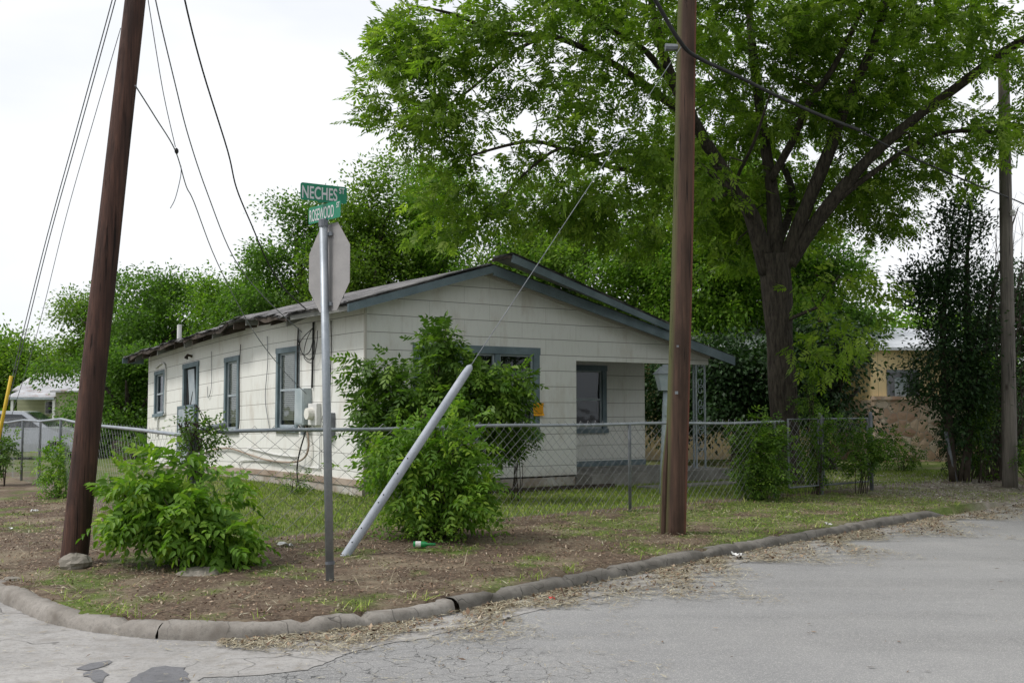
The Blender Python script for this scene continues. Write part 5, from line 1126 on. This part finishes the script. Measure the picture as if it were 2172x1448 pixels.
# silver car
def car(name, loc, rz_, paint, label, tail=False):
    c_ = empty(name, loc, rz_, label, 'car'); prof = [(-2.2,.35),(-2.25,.6),(-2.2,.85),(-1.95,.95),(-1.35,1.0),(-.75,1.4),(-.2,1.47),(.5,1.45),(1.15,1.02),(1.8,.95),(2.2,.8),(2.3,.55),(2.25,.35)]
    m = MB(); n_ = len(prof)
    def ring(y, k): return [(x*(1-.03*k), y*(1-.14*max(0,(z-.95)/.5)*1), z) for x, z in prof]
    secs = [(-.86,1),(-.8,0),(.8,0),(.86,1)]; rs = [ring(y, k) for y, k in secs]
    for a_, b_ in zip(rs[:-1], rs[1:]):
        for i in range(n_-1): m.face([a_[i], a_[i+1], b_[i+1], b_[i]])
    m.face(rs[0][::-1]); m.face(rs[-1]); m.build('body', M[paint], c_, smooth=False, bevel=.03)
    for sy_ in (-1, 1):
        for poly in ([(-1.15,1.02),(-.72,1.32),(-.25,1.39),(-.25,1.02)], [(-.17,1.02),(-.17,1.39),(.45,1.37),(.95,1.02)]):
            m = MB(); q = [(x, sy_*(.872-.12*max(0,(z-.95)/.5)), z) for x, z in poly]; q2 = [(x, y-sy_*.02, z) for x, y, z in q]; m.face(q); m.face(q2[::-1])
            for i in range(4): j = (i+1) % 4; m.face([q[i], q[j], q2[j], q2[i]])
            m.build('side_window', M['carglass'], c_)
        for x in (-1.4, 1.42):
            m = MB(); m.tube([(x, sy_*.70, .32), (x, sy_*.89, .32)], .32, 18); wh = m.build('wheel', M['black'], c_); m = MB(); m.tube([(x, sy_*.88, .32), (x, sy_*.9, .32)], .2, 14); m.build('rim', M['galv'], wh)
    m = MB(); m.face([(1.12,-.68,1.06),(1.12,.68,1.06),(.56,.6,1.44),(.56,-.6,1.44)]); m.build('windscreen', M['carglass'], c_)
    m = MB(); m.face([(-1.33,.68,1.03),(-1.33,-.68,1.03),(-.80,-.6,1.4),(-.80,.6,1.4)]); m.build('rear_window', M['carglass'], c_)
    for sy_ in (-1,1): m = MB(); m.box(-2.28,-2.16,sy_*.72-.12,sy_*.72+.12,.68,.88); m.build('tail_light', M['tail' if tail else 'red'], c_)
    return c_
cc = P(35, 905, 31); car('parked_car', (cc.x-.1, 31, .05), radians(8), 'carpaint', 'silver saloon car parked behind the side fence at the left edge')
# vehicle at the right edge: only the rear shows
cv = P(2160, 900, 36)
def van():
    c_ = empty('parked_van', (cv.x+.75, 36, .1), radians(-12), 'dark parked van with a red tail light showing at the right edge', 'van')
    m = MB(); prof = [(-.85,.4),(-.9,.9),(-.88,1.15),(-.76,1.72),(-.6,1.8),(.6,1.8),(.76,1.72),(.88,1.15),(.9,.9),(.85,.4)]
    a_ = [(x,-2.3+.15*(z > 1.2),z) for x, z in prof]; b_ = [(x,2.3,z) for x, z in prof]
    for i in range(len(prof)-1): m.face([a_[i], b_[i], b_[i+1], a_[i+1]])
    m.face(a_); m.face(b_[::-1]); m.build('body', M['darkcar'], c_, bevel=.03)
    m = MB(); m.hexa([(-.66,-2.32,1.2),(.66,-2.32,1.2),(.66,-2.16,1.2),(-.66,-2.16,1.2),(-.6,-2.18,1.68),(.6,-2.18,1.68),(.6,-2.1,1.68),(-.6,-2.1,1.68)]); m.build('rear_window', M['carglass'], c_)
    for s_ in (-1,1):
        m = MB(); m.box(s_*.8-.09, s_*.8+.09, -2.36, -2.2, 1.25, 1.68); m.build('tail_light', M['tail'], c_)
        for y in (-1.4, 1.4): m = MB(); m.tube([(s_*.66,y,.36),(s_*.88,y,.36)], .33, 16); m.build('wheel', M['black'], c_)
    m = MB(); m.box(-.88,.88,-2.42,-2.3,.42,.6); m.build('bumper', M['galvdark'], c_)
van()
m = MB(); x_ = P(2092, 900, 33).x; z_ = P(2092, 850, 33).z
rg = np.random.default_rng(4)
for i in range(8): m.box(i*.09, i*.09+.06, 0, .02, .1, 1.5+.05*math.sin(i)); 
m.box(-.05,.75,.02,.05,.5,.6); m.box(-.05,.75,.02,.05,1.2,1.3)
o = m.build('picket_panel', M['white']); o.location = (x_-.2, 33, 0); tag(o, 'short white picket panel glimpsed behind the evergreen', 'fence')
# extra: brown shed block behind the shady low tree
m = MB(); m.box(0,.6,0,.5,0,.55); o = m.build('wooden_crate', M['darkwood']); q = P(262, 900, 30); o.location = (q.x-.3, 30, .15); tag(o, 'dark wooden box standing in the shade at the end of the side yard', 'box')

# ------------------------------------------------------------------ litter, grass, gutter clippings
def field(rng, n, reg): 
    x0, x1, y0, y1 = reg; return rng.uniform(x0, x1, n), rng.uniform(y0, y1, n)
def inview(X, Y, Z=.15):
    dep = Y*cos(PITCH); px = CX+F*X/dep; return (px > -150) & (px < 2330)
def in_house(X, Y):
    r = np.stack([X-P0[0], Y-P0[1]], -1); s = r@u2; t = r@v2; return ((s > -.0) & (s < FR) & (t > 0) & (t < 12)) | ((s > FR-.1) & (s < 8) & (t > -.45) & (t < 12))
def blades(name, n, reg, hgt, wid, dens, mat, seed, label=None, lean=.4, rndf=None, dmin=.16):
    rng = np.random.default_rng(seed); X, Y = field(rng, n, reg); d = kerb_dist(X, Y)
    keep = (d > dmin) & inview(X, Y) & ~in_house(X, Y) & (rng.random(n) < dens(X, Y)); X, Y = X[keep], Y[keep]; Z = gz(X, Y); k = len(X)
    B = np.stack([X, Y, Z-.005], -1); a = rng.uniform(0, 2*pi, k); s = np.stack([np.cos(a), np.sin(a), np.zeros(k)], -1)
    h = hgt*(.4+.9*rng.random(k)); w_ = wid*(.7+.6*rng.random(k)); b2_ = rng.uniform(0, 2*pi, k); ln = lean*rng.random(k)
    tip = B+np.stack([np.cos(b2_)*ln*h*1.5, np.sin(b2_)*ln*h*1.5, h*(1-.3*ln)], -1); mid = B*.5+tip*.5+np.array([0,0,1.])*(h*.12)[:, None]
    V = np.stack([B-s*w_[:, None]/2, B+s*w_[:, None]/2, mid+s*w_[:, None]*.4, tip, mid-s*w_[:, None]*.4], 1); i = np.arange(k)[:, None]*5
    # two faces: quad + tri as degenerate-free quads (split the tip)
    Q = np.concatenate([i+np.array([[0,1,2,4]])]); T_ = i+np.array([[4,2,3]])
    me = bpy.data.meshes.new(name); me.from_pydata([], [], []); 
    V = V.reshape(-1,3).astype(np.float32); me.vertices.add(len(V)); me.vertices.foreach_set('co', V.ravel())
    loops = np.concatenate([Q.ravel(), T_.ravel()]).astype(np.int32); me.loops.add(len(loops)); me.loops.foreach_set('vertex_index', loops)
    st = np.concatenate([np.arange(len(Q))*4, len(Q)*4+np.arange(len(T_))*3]).astype(np.int32); me.polygons.add(len(st)); me.polygons.foreach_set('loop_start', st)
    me.update(calc_edges=True); at = me.attributes.new('rnd', 'FLOAT', 'POINT'); r = rndf(rng, X, Y) if rndf else rng.random(k)
    at.data.foreach_set('value', np.repeat(np.clip(r,0,1), 5).astype(np.float32)); me.materials.append(M[mat]); o = bpy.data.objects.new(name, me); COL.objects.link(o); return tag(o, label, 'grass', kind='stuff')
blades('grass', 260000, (-7, 10, 11, 25), .05, .008, lambda X, Y: np.where(fence_side(X,Y) > .1, grassness(X,Y)**1.5*.8, 0), 'blade', 1, 'short mown green grass inside the fenced yard')
blades('verge_grass', 170000, (-7, 12, 7, 20), .035, .007, lambda X, Y: np.where(fence_side(X,Y) <= .1, np.clip(grassness(X,Y)-.25,0,1)**1.2*1.3, 0), 'blade', 2, 'sparse green grass patches on the brown verge', lean=1, rndf=lambda r, X, Y: r.random(len(X))*.6+.35)
blades('fence_weeds', 9000, (-7, 9, 11, 22), .11, .009, lambda X, Y: (np.abs(fence_side(X,Y)) < .14)*.9, 'blade', 3, 'taller weeds along the bottom of the chain-link fence', rndf=lambda r, X, Y: r.random(len(X))*.5+.5)
blades('kerb_grass', 260000, (-5, 9, 7, 17), .09, .006, lambda X, Y: (kerb_dist(X,Y) < .26)*np.clip(hsh(X*2.3+7, Y*2.3)*2.5-.55, 0, 1), 'blade', 11, 'tufts of grass hanging over the kerb edge', lean=1.3, rndf=lambda r, X, Y: r.random(len(X))*.6+.4, dmin=.1)
blades('long_straw', 60000, (-6, 12, 7, 20), .14, .005, lambda X, Y: (fence_side(X,Y) < .1)*np.clip(hsh(X*1.2+3, Y*1.3+1)-.2, 0, 1)*.25, 'straw', 12, 'long dry stalks lying over the verge', lean=2.2)
blades('foundation_weeds', 5000, (-10, 6, 16, 26), .16, .007, lambda X, Y: ((((X-P0[0])*u2[0]+(Y-P0[1])*u2[1]) > -.25) & (((X-P0[0])*v2[0]+(Y-P0[1])*v2[1]) > -.3))*1.0, 'straw', 4, 'dry brown weeds along the house foundation')
def chips(name, X, Y, Z, size, mat, seed, label, asp=.5, flat=.35, cat='leaf litter', rndv=None):
    rng = np.random.default_rng(seed); k = len(X); a = rng.uniform(0, 2*pi, k); l = size*(.4+rng.random(k)*1.1)
    d = np.stack([np.cos(a), np.sin(a), rng.normal(0, flat, k)], -1)*l[:, None]/2; s = np.stack([-np.sin(a), np.cos(a), rng.normal(0, flat, k)], -1)*(l*asp*(.5+rng.random(k)))[:, None]/2
    C = np.stack([X, Y, Z+np.abs(rng.normal(0, .006, k))+.002+np.abs(d[:,2])], -1); V = np.stack([C-d, C+s, C+d, C-s], 1).reshape(-1,3); i = np.arange(k)[:, None]*4
    r = rng.random(k)**1.2 if rndv is None else rndv; o = fast(name, V, i+np.array([[0,1,2,3]]), M[mat], rnd=np.repeat(r, 4)); return tag(o, label, cat, kind='stuff')
rng = np.random.default_rng(77); X, Y = field(rng, 330000, (-8, 12, 7, 24)); d = kerb_dist(X, Y); f_ = fence_side(X, Y)
pr_ = np.where(f_ <= .15, .9-.5*grassness(X, Y), .1)*np.clip(1.15-gravelness(X, Y), .2, 1); keep = (d > .085) & ((d > .14) | (rng.random(len(X)) < .3)) & inview(X, Y) & ~in_house(X, Y) & (rng.random(len(X)) < pr_*np.clip(.75+.9*hsh(X*3+1, Y*3), .12, 1))
X, Y = X[keep], Y[keep]; chips('leaf_litter', X, Y, gz(X, Y)+.012*np.clip(hsh(X*9, Y*9), 0, 1), .023, 'litter', 5, 'brown mulched leaf litter over the verge')
X, Y = field(rng, 130000, (-6, 12, 7, 20)); d = kerb_dist(X, Y); keep = (d > .1) & (fence_side(X,Y) <= .2) & inview(X, Y) & (rng.random(len(X)) < np.clip(.35+1.1*hsh(X*1.7+9, Y*1.7+3), .03, 1)); X, Y = X[keep], Y[keep]
chips('dry_straw', X, Y, gz(X, Y)+.006, .07, 'straw', 6, 'dry straw stalks scattered on the verge', asp=.05, flat=.2)
# gutter clippings along the kerb
def gutter(n, seed, wmax, lo, hi):
    rng = np.random.default_rng(seed); dd = np.r_[0, np.cumsum(np.hypot(*np.diff(kl, axis=0).T))]; i0, i1 = near(480,1356), near(2172,1068)
    s = rng.uniform(dd[i0], dd[i1], n); X = np.interp(s, dd, kl[:,0]); Y = np.interp(s, dd, kl[:,1]); X2 = np.interp(s+.05, dd, kl[:,0]); Y2 = np.interp(s+.05, dd, kl[:,1])
    T_ = nrm(np.stack([X2-X, Y2-Y], -1)); Nn = np.stack([T_[:,1], -T_[:,0]], -1); f = (s-dd[i0])/(dd[i1]-dd[i0])
    wd = wmax*np.clip(.35+f*3.2, .35, 1.0)*(.75+.35*np.sin(s*2.1)+.2*np.sin(s*5.3)); o_ = rng.beta(1.2,2.0,n)*wd*1.7+.02
    cl_ = (np.sin(s*7+o_*9)+np.sin(s*13.7-o_*17)+np.sin(s*3.1+o_*5)) > rng.uniform(-2.6,1.8,n); P_ = np.stack([X,Y],-1)+Nn*o_[:,None]; return P_[cl_,0], P_[cl_,1]
X, Y = gutter(70000, 1, .95, 0, 1); chips('gutter_straw', X, Y, np.full(len(X), .006)+rng.random(len(X))*.012, .06, 'straw', 7, 'pale mown clippings lying in the gutter along the kerb', asp=.085, flat=.12, cat='dry grass')
X, Y = field(rng, 30000, (-6, 1, 6, 8.6)); keep = (kerb_dist(X,Y) < -.05) & (np.abs(hsh(X*1.5, Y*2.6)) < .05) & (rng.random(len(X)) < .6); X, Y = X[keep], Y[keep]
chips('crack_straw', X, Y, np.full(len(X), .01), .05, 'straw', 17, 'dry clippings caught in the cracks of the old concrete', asp=.08, flat=.1, cat='dry grass')
X, Y = gutter(9000, 2, .6, 0, 1); chips('gutter_leaves', X, Y, np.full(len(X), .006), .035, 'litter', 8, 'brown leaf scraps lying in the gutter along the kerb', cat='dry leaves')
X, Y = field(rng, 1100, (-6, 14, 4.5, 20)); d = kerb_dist(X, Y); keep = (d < -.4); X, Y = X[keep], Y[keep]
chips('road_leaves', X, Y, np.full(len(X), .004), .045, 'litter', 9, 'scattered dead leaves on the road', asp=.25, flat=.08, cat='dry leaves')
X, Y = field(rng, 40000, (4, 16, 14, 26)); g_ = gravelness(X, Y); keep = (rng.random(len(X)) < g_*.8) & (kerb_dist(X, Y) > .05) & inview(X, Y); X, Y = X[keep], Y[keep]
chips('gravel', X, Y, gz(X, Y), .035, 'gravel', 10, 'pale gravel spread over the driveway entrance', asp=.8, flat=.25, cat='gravel')
# rocks
def rock(px, py, r, sq, label, seed, dz=0, mat='rock'):
    rg = np.random.default_rng(seed); m = MB(); p = G(px, py, .11); m.sph((0,0,0), r, 16, sq, .11, rg); o = m.build('rock', M[mat], smooth=False); o.location = (p.x, p.y, .11+dz); 
    return tag(o, label, 'rock')
rock(160, 1206, .15, (1,.8,.62), 'rough grey limestone rock at the foot of the leaning pole', 1, .05)
rock(430, 1222, .22, (1.1,.8,.38), 'smooth half-buried stone under the bright arching bush', 2, .0)
rock(25, 1228, .06, (1.3,.9,.4), 'small flat stone near the kerb at the left edge', 3, .0)
# bottle
bo_ = empty('bottle', tuple(G(897,1160,.17)), 0, 'green glass bottle lying on the verge below the light green bush', 'bottle')
m = MB(); m.tube([(-.10,0,.03),(-.095,0,.03),(.02,.0,.03),(.05,.0,.03),(.13,.0,.03)], [.02,.032,.032,.014,.013], 12); m.build('glass_body', M['bottle'], bo_, smooth=True)
m = MB(); m.tube([(-.075,0,.03),(-.02,0,.03)], .0328, 12, cap=False); m.build('paper_label', M['rubwhite'], bo_, smooth=True)
# white scraps
def scrap(px, py, z, sz, label, seed, mat='rubwhite'):
    rg = np.random.default_rng(seed); m = MB(); n_ = 4; hh = rg.uniform(0, sz*.5, (n_+1, n_+1))
    for i in range(n_):
        for j in range(n_): m.face([((i+a)/n_*sz*1.4-sz*.7, (j+b)/n_*sz-sz/2, hh[i+a, j+b]) for a, b in ((0,0),(1,0),(1,1),(0,1))])
    p = G(px, py, z); o = m.build('paper_scrap', M[mat]); o.location = p; o.rotation_euler = (.15, 0, rg.uniform(0,3)); return tag(o, label, 'litter', 'pieces of litter')
scrap(1563, 1178, .04, .08, 'crumpled white paper against the kerb front', 1); scrap(605, 1158, .17, .10, 'white plastic scrap near the fence between bush and sign post', 2)
scrap(1170, 1270, .01, .05, 'red and white wrapper in the gutter clippings', 3, 'red'); scrap(72, 1085, .19, .07, 'small white scrap on the brown slope left of the leaning pole', 4)
scrap(22, 1122, .17, .06, 'tiny white scrap near the left edge', 5); scrap(1757, 1113, .14, .07, 'tiny white scrap on top of the far kerb', 6)
scrap(1075, 1313, .006, .07, 'flat pale concrete chip lying in the gutter', 7, 'oldconc')
print('objects', len(bpy.data.objects), 'polys', sum(len(m.polygons) for m in bpy.data.meshes))
